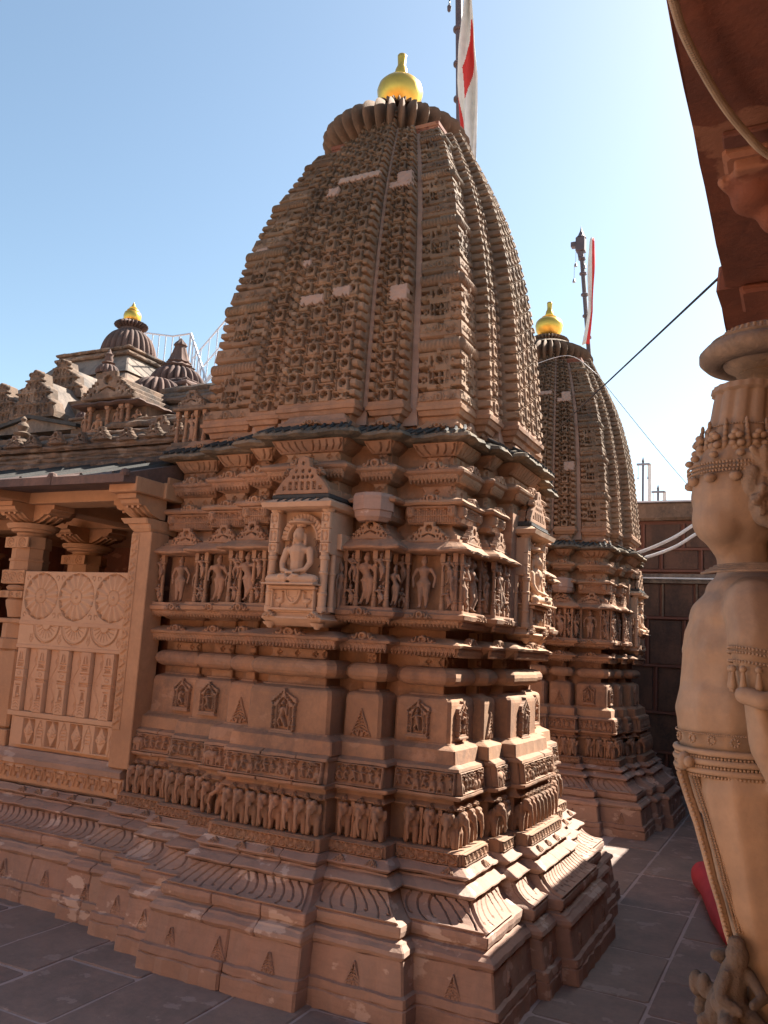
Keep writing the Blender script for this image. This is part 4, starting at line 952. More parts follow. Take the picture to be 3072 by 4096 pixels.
for k in range(5):
    x = -5.70 + k * .235
    q = Rel(.095, .49, .0038, .014)
    q.rect(.018, .077, .40, .49, .016)
    for s in (-1, 1): q.poly([(.0475 + s * .006, .40), (.0475 + s * .024, .405), (.0475 + s * .010, .47)], -.004)
    for y in (.345, .365, .385): q.rect(.012, .083, y, y + .008, .0)
    for xx in (.03, .0475, .065): q.disc(xx, .358, .006, -.004)
    q.rect(0, .095, .32, .328, .0); q.disc(.0475, .29, .022, .008, .018); q.ell(.0475, .29, .018, .014, .006, .012)
    q.rect(0, .095, .245, .255, -.004); q.rect(0, .095, .23, .236, .0)
    q.rect(.02, .075, .195, .205, -.002); q.poly([(.03, .10), (.075, .10), (.06, .185), (.038, .185)], -.006); q.disc(.05, .12, .015, .010, .012); q.rect(.015, .08, .088, .094, -.004)
    for y in (.02, .045, .065): q.line([(.02, y), (.0475, y + .012), (.075, y)], .0025, .006)
    a = pr_(q, 'pilaster_carving', 'panel_stone', x, 4.862, 1.247, back=-.04)
    if k < 4:
        q = Rel(.115, .49, .004, .006)
        pts = [(.055 + .032 * math.sin(t * 9.5 / .49), t) for t in np.linspace(.01, .47, 26)]; q.line(pts, .0042, .0)
        for i, y in enumerate((.06, .22, .38)):
            c = (.085 if i % 2 == 0 else .03, y + .02); 
            for rr in (.024, .013): q.line([(c[0] + rr * math.cos(t), c[1] + rr * 1.3 * math.sin(t)) for t in np.linspace(0, 5.2, 10)], .003, .0)
        pr_(q, 'vine_carving', 'panel_stone', x + .108, 4.888, 1.247, back=-.02)
q = Rel(1.07, .215, .0042, .012); n = 4
for i in range(n):
    c = .17 + i * .255
    q.rect(c - .065, c + .065, .01, .205, -.03)
    q.poly([(c - .055, .11), (c, .21), (c + .055, .11), (c, .01)], .008); q.poly([(c - .05, .115), (c, .112), (c + .05, .115), (c, .15)], .014); q.poly([(c - .05, .105), (c, .08), (c + .05, .105)], .014, 'st'); q.ell(c, .11, .02, .03, .012, .008)
    c2 = c + .1275
    for y in (.07, .095, .12, .145): q.rect(c2 - .022, c2 + .022, y, y + .008, .002)
    for s in (-1, 1): q.line([(c2 + s * .004, .2), (c2 + s * .035, .12), (c2 + s * .03, .05), (c2 + s * .045, .01)], .0032, .002)
pr_(q, 'diamond_panel', 'panel_stone', -5.66, 4.872, .985, back=-.03)
pp(MB().box(-5.74, -4.60, 4.85, 4.9, 1.205, 1.245, .004), 'panel_rail', 'panel_stone')
# door jamb beside the wall, right
j = pp(MB().box(-4.57, -4.375, 4.80, 5.0, .93, 2.665, .006), 'door_jamb', 'porch_stone')
q = Rel(.075, 1.45, .0045, .003)
for k in range(14):
    y = .04 + k * .103; q.ridge([(.015, y), (.055, y + .03), (.03, y + .07)], .010, .014, 0); q.ell(.05, y + .07, .016, .02, .012, 0); q.disc(.025, y + .045, .009, -.006)
pr_(q, 'vine_jamb', 'porch_stone', -4.565, 4.798, 1.20, back=-.01)
def column(x, y, s=1., zb=.9):
    c = MB()
    def sq(z0, z1, h, k=.008): c.box(x - h * s, x + h * s, y - h * s, y + h * s, z0, z1, k)
    def oc(rows): c.lathe([(z, r * s) for z, r in rows], x, y, 8)
    sq(zb, zb + .18, .17); sq(zb + .18, 1.72, .135, .02); oc([(1.72, .17), (1.80, .17), (1.81, .15), (1.93, .15)]); sq(1.93, 1.97, .15)
    c.lathe([(1.97, .10 * s), (1.98, .12 * s), (2.03, .13 * s), (2.08, .145 * s), (2.12, .15 * s), (2.15, .12 * s)], x, y, 20); sq(2.14, 2.20, .145)
    c.lathe([(2.20, .10 * s), (2.205, .145 * s), (2.225, .16 * s), (2.245, .145 * s), (2.25, .11 * s)], x, y, 20); sq(2.255, 2.375, .145)
    oc([(2.375, .155), (2.45, .155), (2.452, .165), (2.47, .165), (2.472, .15), (2.56, .15), (2.562, .165), (2.66, .16)])
    c.lathe([(2.66, .12 * s), (2.69, .13 * s), (2.70, .17 * s), (2.72, .175 * s), (2.725, .20 * s), (2.75, .215 * s), (2.765, .215 * s), (2.77, .17 * s)], x, y, 28)
    o = pp(c, 'column', 'porch_stone', smooth=30)
    for z, h, kk in ((2.26, .11, 0), (2.56, .09, 1), (2.14, .055, 0)):
        q = Rel(.27 * s, h, .004, .004); n = 3 if kk == 0 else 2
        for i in range(n):
            cx = (i + .5) * .27 * s / n; rr = min(h * .42, .27 * s / n * .45)
            q.line([(cx + rr * math.cos(t), h / 2 + rr * math.sin(t)) for t in np.linspace(0, 5.6, 12)], .004, -.006); q.line([(cx + rr * .45 * math.cos(t), h / 2 + rr * .45 * math.sin(t)) for t in np.linspace(0, 5, 8)], .004, -.006)
        q.obj('column_carving', 'porch_stone', o, at(x - .135 * s, y - (.148 if kk == 0 else .155) * s, z), back=-.01)
    return o
def bracket(x, y, dx, dy, w=.11, s=1.):
    """curled bracket arm leaving a capital towards dx,dy"""
    b = MB(); L = .34 * s
    prof = [(0, 2.77), (.06, 2.77), (.12, 2.785), (.18, 2.81), (.235, 2.85), (.27, 2.845), (.30, 2.86), (.31, 2.885), (.34, 2.89), (.34, 2.925), (0, 2.925)]
    V = []; nx, ny = -dy, dx
    for sd in (-w, w):
        for u, z in prof: V.append((x + dx * u * s + nx * sd, y + dy * u * s + ny * sd, z))
    m = len(prof); F = [tuple(range(m)), tuple(range(2 * m - 1, m - 1, -1))] + [(i, i + m, (i + 1) % m + m, (i + 1) % m) for i in range(m)]
    b.add(V, F)
    for q in (-.6, 0, .6): b.tube([(x + dx * u * s + nx * w * q, y + dy * u * s + ny * w * q, z - .004) for u, z in ((.02, 2.775), (.12, 2.787), (.19, 2.818), (.24, 2.85), (.27, 2.842))], .014, 6)
    pp(b, 'bracket', 'porch_stone')
column(-5.93, 5.05)
for d in ((1, 0), (-1, 0), (0, -1), (0, 1)): bracket(-5.93, 5.05, *d)
column(-8.2, 5.05); [bracket(-8.2, 5.05, *d) for d in ((1, 0), (0, -1))]
column(-6.62, 6.35, 1.2); [bracket(-6.62, 6.35, *d, s=1.2) for d in ((1, 0), (-1, 0), (0, -1), (0, 1))]
column(-8.9, 6.9, 1.2)
# half capital on the jamb
b = MB(); b.loft([(2.665, -4.56, -4.39, 4.80, 5.1), (2.69, -4.58, -4.38, 4.78, 5.1), (2.72, -4.60, -4.38, 4.77, 5.1), (2.722, -4.62, -4.38, 4.75, 5.1), (2.76, -4.64, -4.38, 4.73, 5.1)], .01); pp(b, 'jamb_capital', 'porch_stone')
bracket(-4.48, 4.95, 0, -1, .09); bracket(-4.50, 4.95, -1, 0, .10)
# beams and roof
pp(MB().box(-9.4, -4.33, 4.86, 5.12, 2.925, 3.05, .006), 'front_beam', 'porch_stone')
pp(MB().box(-6.06, -5.80, 4.50, 9.0, 2.930, 3.045, .006), 'cross_beam', 'porch_stone')
pp(MB().box(-4.62, -4.35, 4.56, 9.0, 2.928, 3.044, .006), 'cross_beam', 'porch_stone')
pp(MB().box(-9.4, -4.35, 6.22, 6.48, 2.927, 3.046, .006), 'cross_beam', 'porch_stone')
cs = pp(MB().box(-9.5, -4.34, 4.9, 9.2, 3.045, 3.10), 'ceiling_slab', 'porch_stone')
for rr in (.42, .33, .22, .1): pp(MB().lathe([(3.044 - .02 * (.45 - rr) * 3, rr), (3.03 - .02 * (.45 - rr) * 3, rr - .02)], -5.35, 5.68, 28), 'ceiling_ring', 'porch_stone')
pp(MB().box(-9.5, -4.36, 8.6, 8.9, .9, 3.05), 'back_wall', 'red_stone')
pp(MB().box(-9.6, -9.4, 4.9, 8.9, .9, 3.05), 'side_wall', 'red_stone')
for x in (-5.2, -6.0): pp(MB().box(x - .09, x + .09, 8.45, 8.62, .9, 3.0, .01), 'wall_pilaster', 'porch_stone')
pp(MB().box(-4.62, -4.36, 5.1, 8.6, .9, 2.95), 'inner_wall', 'red_stone')
b = MB(); z0 = 2.975
for i in range(7):
    x0 = -9.5 + i * .735; x1 = x0 + .728
    s = MB(); jz = RS.uniform(-.006, .006)
    V = [(x0, 4.44, z0 + jz), (x1, 4.44, z0 + jz), (x1, 4.44, z0 + .062 + jz), (x0, 4.44, z0 + .062 + jz), (x0, 5.55, 3.08), (x1, 5.55, 3.08), (x1, 5.55, 3.40 + jz), (x0, 5.55, 3.40 + jz)]
    s.add(V, [(0, 1, 2, 3), (3, 2, 6, 7), (0, 4, 5, 1), (4, 7, 6, 5), (0, 3, 7, 4), (1, 5, 6, 2)])
    o = pp(s, 'roof_slab', 'dark_roof_stone')
    pp(MB().lathe([(0, .035), (.02, .04), (.045, .03), (.055, .01)], x1 - .02, 4.47, 10), 'roof_boss', 'dark_roof_stone').location.z = z0 + .05
for i in range(16):
    x = -9.4 + i * .325; pp(MB().tube([(x, 4.50, 3.052), (x + .1, 5.55, 3.412)], .022, 6), 'roof_rib', 'slate_top')
for i in range(7):
    y = 4.66 + i * .14; z = 3.09 + (y - 4.66) * .327; pp(MB().box(-9.5, -4.39, y, y + .03, z - .02, z + .022, .004), 'roof_batten', 'slate_top')
# ================================================================= roofs of the great hall behind the porch
RH = empty('assembly_hall_roof', (-8.2, 8.5, 0), 'weathered cluster of stone roofs behind the porch, with a ribbed dome, gold pot and carved gables', 'temple roof')
def rp(mb, name, mat, par=None, **k):
    o = mb.obj(name, mat, par or RH, **k)
    if par is None: o.location = (8.2, -8.5, 0)
    return o
def rr_(rel, name, mat, x, y, z, **k):
    o = rel.obj(name, mat, RH, at(x, y, z), **k); o.location = (8.2, -8.5, 0); return o
def slabs(x0, x1, y0, y1, z, lst, mat='roof_stone', amp=.008, seed=1):
    for i, (h, inset) in enumerate(lst):
        b = MB().loft([(z, x0 + inset + .012, x1 - inset - .012, y0 + inset + .012, y1 - inset), (z + h * .25, x0 + inset, x1 - inset, y0 + inset, y1 - inset), (z + h * .6, x0 + inset, x1 - inset, y0 + inset, y1 - inset), (z + h, x0 + inset + .04, x1 - inset - .04, y0 + inset + .04, y1 - inset)], .01, .08, amp, seed + i)
        rp(b, 'roof_course', mat); z += h + .002
    return z
rp(MB().box(-11.8, -4.5, 5.62, 12, 3.1, 3.75), 'roof_mass', 'roof_stone')
z = slabs(-9.5, -4.42, 5.40, 7.0, 3.36, [(.07, .0), (.05, .03), (.06, .05), (.05, .02), (.06, .06)], seed=3)
z = slabs(-6.75, -5.2, 5.52, 7.2, 3.64, [(.05, .0), (.05, .03)], seed=9)
# carved roof niche with seated figure between attendants
rp(MB().box(-6.42, -5.62, 5.92, 6.6, 3.74, 4.12), 'niche_body', 'roof_stone'); rp(MB().loft([(3.735, -6.46, -5.58, 5.74, 6.6), (3.76, -6.48, -5.56, 5.72, 6.6), (3.79, -6.44, -5.6, 5.76, 6.6)], .01, .05, .003), 'niche_base', 'roof_stone')
for x, i, sc in ((-6.34, 1, .8), (-6.25, -1, 0), (-6.15, -2, 0), (-6.02, -1, 0), (-5.92, 1, .95), (-5.84, -1, 0), (-5.76, -1, 0), (-5.68, 3, .8)):
    if i >= 0: o = put('carved_figure', FIG[i], RH, (x + 8.2, 5.86 - 8.5, 3.79)); o.scale = (sc, sc, sc * .95)
    elif i == -1: o = put('slender_column', COLM, RH, (x + 8.2, 5.83 - 8.5, 3.79)); o.scale = (1.7, 1.7, .84)
    else:
        me = blob(seated(.22), .006, 3); me.materials.append(M['sandstone']); put('seated_figure', me, RH, (x + 8.2, 5.84 - 8.5, 3.79))
rp(MB().loft([(4.07, -6.44, -5.60, 5.78, 6.4), (4.085, -6.47, -5.57, 5.75, 6.4), (4.10, -6.46, -5.58, 5.76, 6.4), (4.12, -6.40, -5.64, 5.82, 6.4)], .01, .05, .006), 'niche_eave', 'dark_roof_stone')
rr_(gable(.66, .28, .03), 'carved_gable', 'roof_stone', -6.34, 5.80, 4.13, drop=0., back=-.02)
rp(MB().box(-6.28, -5.76, 5.81, 6.6, 4.13, 4.22, .01).box(-6.18, -5.86, 5.815, 6.6, 4.22, 4.30, .01).box(-6.1, -5.94, 5.82, 6.6, 4.30, 4.38, .01), 'gable_core', 'roof_stone')
z = slabs(-6.3, -4.9, 6.35, 8.6, 3.98, [(.08, .0), (.06, .05), (.08, .02), (.06, .12), (.08, .09), (.07, .18), (.08, .22)], seed=21)
def ped(x, y, z, w, h, L, seed):
    """gabled roof arm with a carved front"""
    p = [(-.5, 0), (-.5, .12), (-.42, .32), (-.30, .42), (-.27, .62), (-.15, .72), (-.10, .95), (0, 1), (.10, .95), (.15, .72), (.27, .62), (.30, .42), (.42, .32), (.5, .12), (.5, 0)]
    rp(MB().prism([(x + a * w, z + c * h) for a, c in p], y, y + .16), 'gable_slab', 'roof_stone')
    q = Rel(w, h, .006, -.03); q.poly([((a + .5) * w, c * h) for a, c in p], .012)
    for y_, n_ in ((.06, 5), (.30, 4), (.55, 2)):
        for k in range(n_):
            cx_ = w * (.5 + (k - (n_ - 1) / 2) * .17); q.rect(cx_ - w * .062, cx_ + w * .062, h * y_, h * (y_ + .20), .026); q.disc(cx_, h * (y_ + .11), w * .045, -.012, h * .075); q.ell(cx_, h * (y_ + .08), w * .022, h * .05, .03, -.01)
        q.rect(w * (.5 - n_ * .095), w * (.5 + n_ * .095), h * (y_ + .205), h * (y_ + .235), .036)
    for a, c in p[2:-2]: q.ell((a * .93 + .5) * w, c * h * .95, w * .055, h * .06, .03, .004); q.disc((a * .93 + .5) * w, c * h * .95, w * .02, .0)
    rr_(q, 'gable_carving', 'roof_stone', x - w / 2, y, z, drop=0., back=-.02)
    rp(MB().prism([(x - .46 * w, z - .25), (x - .46 * w, z + h * .12), (x, z + h * .86), (x + .46 * w, z + h * .12), (x + .46 * w, z - .25)], y + .14, y + L), 'gable_roof', 'roof_pale')
ped(-7.95, 6.9, 4.62, .72, .50, 2.2, 1); ped(-7.72, 6.35, 4.22, .70, .56, 2.0, 2); ped(-8.45, 6.5, 4.22, .62, .52, 2.0, 3)
rp(MB().box(-10.5, -6.9, 6.7, 9, 3.7, 4.5), 'roof_mass', 'roof_stone')
# pale low roofs with grey slab edges in front
for (x0, x1, y0, z, h) in ((-7.95, -6.62, 6.0, 3.93, .13), (-8.8, -7.5, 5.8, 3.78, .12)):
    xm = (x0 + x1) / 2; rp(MB().prism([(x0, z), (x0, z + .03), (xm, z + h + .03), (x1, z + .03), (x1, z)], y0, y0 + 1.2), 'low_roof', 'roof_pale')
    rp(MB().prism([(x0 - .05, z + .01), (x0 - .05, z + .045), (xm, z + h + .06), (x1 + .05, z + .045), (x1 + .05, z + .01), (xm, z + h + .02)], y0 - .05, y0 + .02), 'slab_edge', 'slate_top')
slabs(-7.35, -6.55, 5.5, 6.3, 3.56, [(.05, 0), (.04, .04), (.05, .10)], seed=5)
rp(MB().lathe([(3.66, .10), (3.70, .13), (3.72, .12), (3.74, .06), (3.76, .05), (3.78, .08), (3.80, .085), (3.82, .04), (3.84, .045), (3.87, .06), (3.90, .045), (3.92, .02), (3.95, .03), (3.98, .004)], -6.93, 5.62, 16), 'lotus_finial', 'roof_stone', smooth=50)
# stepped pyramid carrying the dome
cx, cy = -9.92, 9.9
for i, (h0, h1, z0, z1, m) in enumerate(((2.3, 1.5, 4.3, 5.3, 'roof_pale'), (1.45, .95, 5.3, 5.75, 'roof_stone'), (1.0, .70, 5.75, 6.15, 'roof_pale'))):
    rp(MB().loft([(z0, cx - h0, cx + h0, cy - h0, cy + h0), (z1, cx - h1, cx + h1, cy - h1, cy + h1)], .02), 'pyramid_tier', m)
slab_z = 6.11
for i, (h, s) in enumerate(((.06, .80), (.04, .74), (.05, .78), (.04, .68), (.04, .60))):
    rp(MB().loft([(slab_z, cx - s + .02, cx + s - .02, cy - s + .02, cy + s - .02), (slab_z + h * .3, cx - s, cx + s, cy - s, cy + s), (slab_z + h * .7, cx - s, cx + s, cy - s, cy + s), (slab_z + h, cx - s + .03, cx + s - .03, cy - s + .03, cy + s - .03)], .015, .12, .008, i), 'roof_course', 'roof_stone'); slab_z += h + .001
def dome(cx, cy, z0, r, h, n, mat, name='ribbed_dome', k=.9):
    m = n * 6; rows = 14; V = []
    for i in range(rows):
        t = i / (rows - 1); z = z0 + h * math.sin(t * math.pi / 2 * .96); q = r * (math.cos(t * math.pi / 2 * .93)) ** .72 * (1 if t > .12 else .93 + .6 * t)
        for j in range(m):
            a = 2 * math.pi * j / m; V.append((cx + q * (k + (1 - k) * abs(math.cos(a * n / 2))) * math.cos(a), cy + q * (k + (1 - k) * abs(math.cos(a * n / 2))) * math.sin(a), z))
    F = [(i * m + j, i * m + (j + 1) % m, (i + 1) * m + (j + 1) % m, (i + 1) * m + j) for i in range(rows - 1) for j in range(m)] + [tuple((rows - 1) * m + j for j in range(m))]
    o = mk(name, V, F, mat, RH); o.location = (8.2, -8.5, 0); smooth_angle(o.data, 50); return o
dome(cx, cy, 6.33, .46, .52, 26, 'dark_roof_stone')
o = mk('dome_disc', *amal(6.88, 7.01, .28, 26, cx, cy, .5), 'dark_roof_stone', RH); o.location = (8.2, -8.5, 0); smooth_angle(o.data, 50)
rp(MB().lathe([(6.80, .20), (6.89, .17)], cx, cy, 24), 'dome_neck', 'dark_roof_stone')
rp(MB().lathe([(7.0, .08), (7.01, .12), (7.05, .14), (7.12, .145), (7.17, .13), (7.20, .09), (7.205, .10), (7.22, .095), (7.24, .06), (7.26, .065), (7.28, .04), (7.36, .005)], cx, cy, 32), 'gold_pot', 'gold', smooth=60)
# small bell roofs
dome(-8.02, 9.0, 5.42, .40, .30, 22, 'dark_roof_stone', 'bell_roof', .82)
rp(MB().lathe([(5.70, .20), (5.73, .23), (5.75, .19), (5.78, .15), (5.80, .17), (5.83, .14), (5.9, .12), (5.95, .10), (6.04, .075), (6.06, .095), (6.09, .08), (6.12, .05), (6.17, .01)], -8.02, 9.0, 20, ribs=10, rib=.08), 'bell_finial', 'dark_roof_stone', smooth=40)
slabs(-8.6, -7.4, 8.5, 9.7, 5.12, [(.09, 0), (.07, .08), (.08, .03), (.06, .1)], 'dark_roof_stone', seed=31)
dome(-7.78, 8.35, 5.02, .37, .30, 20, 'dark_roof_stone', 'bell_roof', .80)
rp(MB().loft([(4.2, -9.2, -5.9, 7.7, 10), (5.02, -8.3, -6.9, 8.1, 10)], .02), 'pyramid_tier', 'roof_pale')
rp(MB().box(-8.25, -8.05, 7.7, 7.9, 4.9, 5.25, .01), 'finial_block', 'roof_stone'); dome(-8.15, 7.8, 5.24, .16, .14, 14, 'dark_roof_stone', 'bell_roof', .85)
rp(MB().lathe([(5.37, .05), (5.40, .09), (5.42, .05), (5.45, .06), (5.49, .045), (5.52, .06), (5.54, .03), (5.60, .004)], -8.15, 7.8, 12), 'bell_finial', 'dark_roof_stone', smooth=50)
slabs(-6.0, -4.6, 5.75, 7.3, 3.70, [(.07, 0), (.05, .04), (.07, .01), (.05, .09)], seed=41)
rr_(gable(.30, .17, .03), 'carved_gable', 'roof_stone', -5.35, 5.68, 3.70, drop=0., back=-.1)
for (x, y, z, r_) in ((-8.95, 7.6, 4.86, .13), (-7.05, 7.3, 4.55, .14), (-6.1, 7.0, 4.42, .12), (-5.6, 6.6, 4.05, .10), (-9.3, 6.9, 4.5, .12), (-5.15, 6.9, 4.2, .14), (-6.62, 6.1, 4.05, .08)):
    rp(MB().box(x - r_ * 1.1, x + r_ * 1.1, y - r_ * 1.1, y + r_ * 1.1, z - .35, z - .02, .01).box(x - r_ * 1.4, x + r_ * 1.4, y - r_ * 1.4, y + r_ * 1.4, z - .03, z, .006), 'finial_block', 'roof_stone'); dome(x, y, z, r_ * 1.2, r_, 14, 'dark_roof_stone', 'bell_roof', .82)
    rp(MB().lathe([(z + r_ * .9, r_ * .4), (z + r_ * 1.1, r_ * .7), (z + r_ * 1.25, r_ * .4), (z + r_ * 1.45, r_ * .5), (z + r_ * 1.7, r_ * .3), (z + r_ * 2.2, .004)], x, y, 12), 'bell_finial', 'dark_roof_stone', smooth=50)
for k in range(16):
    x = -9.2 + k * .29; rr_(gable(.2, .12, .03), 'roof_crest', 'roof_stone', x, 5.40 + .02 * (k % 3), 3.60 - .02 * (k % 2), drop=0., back=-.06)
# ================================================================= white access stair behind the roofs
ST_ = empty('metal_stair', (-9, 10.8, 0), 'white painted metal stair railing rising behind the roofs at the left of the tower', 'stair')
def rail(pts, r=.016, name='hand_rail'):
    o = MB().tube(pts, r, 6).obj(name, 'white_metal', ST_); o.location = (9, -10.8, 0)
K = 1.085
A0, A1, A2, A3 = (-10.6, 10.8, 7.26), (-9.82, 10.8, 7.09), (-9.42, 10.8, 7.09), (-8.98, 10.8, 6.2)
rail([A0, A1]); rail([A1, A2]); rail([A2, A3], .02)
def drop(p, d): return (p[0], p[1], p[2] - d)
rail([drop(A0, .62), drop(A1, .60)], .022, 'deck_edge'); rail([drop(A1, .6), drop(A2, .6)], .022, 'deck_edge')
for t in np.linspace(0, 1, 6): p = tuple(np.array(A0) * (1 - t) + np.array(A1) * t); rail([p, drop(p, .62)], .011, 'baluster')
for t in np.linspace(0, 1, 7): p = tuple(np.array(A2) * (1 - t) + np.array(A3) * t); rail([p, drop(p, .6)], .013, 'baluster')
rail([drop(A2, .6), drop(A3, .6)], .03, 'stair_stringer')
B0, B1 = (-9.75, 11.3, 6.85), (-7.9, 11.3, 8.65)
rail([B0, B1], .018); rail([drop(B0, .42), drop(B1, .42)], .018); rail([drop(B0, .8), drop(B1, .8)], .035, 'stair_stringer')
for t in np.linspace(0, 1, 12): p = tuple(np.array(B0) * (1 - t) + np.array(B1) * t); rail([p, drop(p, .8)], .012, 'baluster')
for k in range(9): 
    t = k / 9; x, z = -9.7 + 1.7 * t, 6.1 + 1.65 * t; o = MB().box(x, x + .25, 11.3, 11.9, z, z + .03).obj('stair_tread', 'white_metal', ST_); o.location = (9, -10.8, 0)
for x, z in ((-9.42, 7.07), (-9.66, 7.06)): rail([(x, 10.8, z), (x, 10.8, 4.5)], .02, 'post')
# ================================================================= flag poles
def flagpole(x, y, z0, z1, r, rings, label):
    t = empty('flagpole', (x, y, z0), label, 'flagpole')
    MB().tube([(0, 0, 0), (-.20, 0, z1 - z0)], r, 12).obj('pole', 'pole_paint', t, smooth=60)
    for z in rings:
        MB().lathe([(z - z0 - .022, r * 1.2), (z - z0 - .012, r * 1.7), (z - z0 + .012, r * 1.7), (z - z0 + .022, r * 1.2)], -.20 * (z - z0) / (z1 - z0), 0, 12).obj('ring', 'pole_paint', t, smooth=40)
    return t
f1 = flagpole(-2.775, 6.72, 5.7, 9.6, .034, (6.75, 7.12, 7.50, 7.88, 8.3, 8.7, 9.1), 'tall dark flagpole with ring collars rising behind the ribbed crown of the nearer tower')
MB().tube([(-.20, -.03, 2.8), (-.22, -.04, 2.75), (-.21, -.04, 2.47)], .008, 6).obj('cord', 'cable_black', f1); MB().lathe([(2.37, .004), (2.39, .018), (2.43, .022), (2.46, .006)], -.21, -.04, 8).obj('weight', 'pole_paint', f1)
# flag hanging in long folds
def lerp_poly(pts, z): 
    p = sorted(pts, key=lambda q: q[1]); return float(np.interp(z, [q[1] for q in p], [q[0] for q in p]))
LE = [(-2.79, 8.9), (-2.788, 8.156), (-2.802, 7.988), (-2.817, 7.778), (-2.832, 7.57), (-2.827, 7.231), (-2.81, 7.06), (-2.782, 6.805), (-2.757, 6.594), (-2.714, 6.40)]
RE = [(-2.74, 8.9), (-2.718, 8.133), (-2.671, 7.776), (-2.649, 7.516), (-2.613, 7.214), (-2.613, 6.926), (-2.619, 6.683), (-2.62, 6.522), (-2.62, 6.36)]
V = []; NU, NV = 44, 200
for j in range(NV + 1):
    z = 6.36 + (8.9 - 6.36) * j / NV
    for i in range(NU + 1):
        u = i / NU; l, r_ = lerp_poly(LE, z), lerp_poly(RE, z); V.append((l + (r_ - l) * u, 6.60 + .035 * math.sin(u * 7 + z * 1.3) + .02 * math.sin(u * 15 - z * 3), z + .02 * math.sin(u * 6)))
F = [(j * (NU + 1) + i, j * (NU + 1) + i + 1, (j + 1) * (NU + 1) + i + 1, (j + 1) * (NU + 1) + i) for j in range(NV) for i in range(NU)]
fl = mk('flag', V, F, 'flag_white', None, True); fl.data.materials.append(M['flag_red']); fl.data.materials.append(M['plaster_groove'])
for p in fl.data.polygons:
    x, z = p.center.x, p.center.z; m = 0
    if 7.0 < z < 7.85:
        c = np.interp(z, [7.0, 7.34, 7.61, 7.85], [-2.728, -2.73, -2.70, -2.715]); h = np.interp(z, [7.0, 7.34, 7.52, 7.65, 7.85], [.004, .046, .036, .022, .005])
        if abs(x - c) < h: m = 1
    if z < 7.05:
        l = lerp_poly(LE, z)
        if x < l + np.interp(z, [6.36, 6.6, 6.8, 7.05], [.05, .055, .035, .005]): m = 1
    p.material_index = m
so_ = fl.modifiers.new('s', 'SOLIDIFY'); so_.thickness = .003
tag(fl, 'long white and red flag hanging in folds beside the tall near flagpole', 'flag')
f2 = flagpole(-2.80, 12.2, 6.0, 8.3, .034, (6.75, 7.1, 7.45, 7.8, 8.05), 'dark flagpole with a lantern-shaped bell box on top, behind the farther tower')
MB().box(-.27, -.13, -.07, .07, 2.17, 2.40, .008).box(-.35, -.27, -.05, .05, 2.26, 2.34, .006).lathe([(2.40, .085), (2.44, .05), (2.52, .018), (2.60, .003)], -.20, 0, 10).lathe([(2.08, .04), (2.17, .055)], -.20, 0, 10).obj('bell_box', 'pole_paint', f2)
for x, z in ((-.13, 1.93), (-.27, 1.98), (-.29, 1.72)): MB().lathe([(z - .05, .02), (z - .045, .028), (z, .016), (z + .02, .004)], x, -.02, 8).tube([(x, -.02, z + .02), (x, -.02, z + .25)], .003, 4).obj('bell', 'grey_metal', f2)
V = []; 
for j in range(31):
    z = 6.62 + 1.72 * j / 30; c = -2.815 + (-.06 if z < 7.15 else 0) * (7.15 - z) * 2.2; w_ = .045 + .012 * math.sin(z * 5) if z < 8.3 else .03
    for i in range(9): u = i / 8; V.append((c - w_ + 2 * w_ * u, 12.13 + .02 * math.sin(u * 6 + z * 4), z))
F = [(j * 9 + i, j * 9 + i + 1, (j + 1) * 9 + i + 1, (j + 1) * 9 + i) for j in range(30) for i in range(8)]
g2 = mk('flag', V, F, 'flag_white', None, True); g2.data.materials.append(M['flag_red'])
for p in g2.data.polygons: p.material_index = 1 if (p.index % 8) > 4 else 0
s2 = g2.modifiers.new('s', 'SOLIDIFY'); s2.thickness = .003
tag(g2, 'narrow white flag with a red edge furled along the farther flagpole', 'flag')
for k, (x, z1, lab) in enumerate(((-3.0, 6.13, 'distant dark pole with a flag strip above the back wall, close beside the far tower'), (-2.69, 5.52, 'short distant pole topped with a small bell frame, standing alone above the back wall'))):
    t = empty('flagpole', (x, 18, 0), lab, 'flagpole', 'distant poles above the back wall'); MB().tube([(0, 0, 0), (0, 0, z1)], .022, 8).lathe([(z1, .03), (z1 + .1, .003)], 0, 0, 6).obj('pole', 'pole_paint', t)
    for dx in (-.1, .1): MB().tube([(dx, 0, z1 - .06), (dx, 0, z1 - .33)], .005, 4).lathe([(z1 - .38, .02), (z1 - .33, .006)], dx, 0, 6).obj('bell', 'grey_metal', t)
    MB().box(-.13, .14, -.03, .03, z1 - .08, z1 - .04, .004).obj('bell_frame', 'grey_metal', t)
    MB().box(.10, .17, -.004, .004, z1 - (1.2 if k == 0 else .35), z1 - .05).obj('flag_strip', 'flag_white', t)
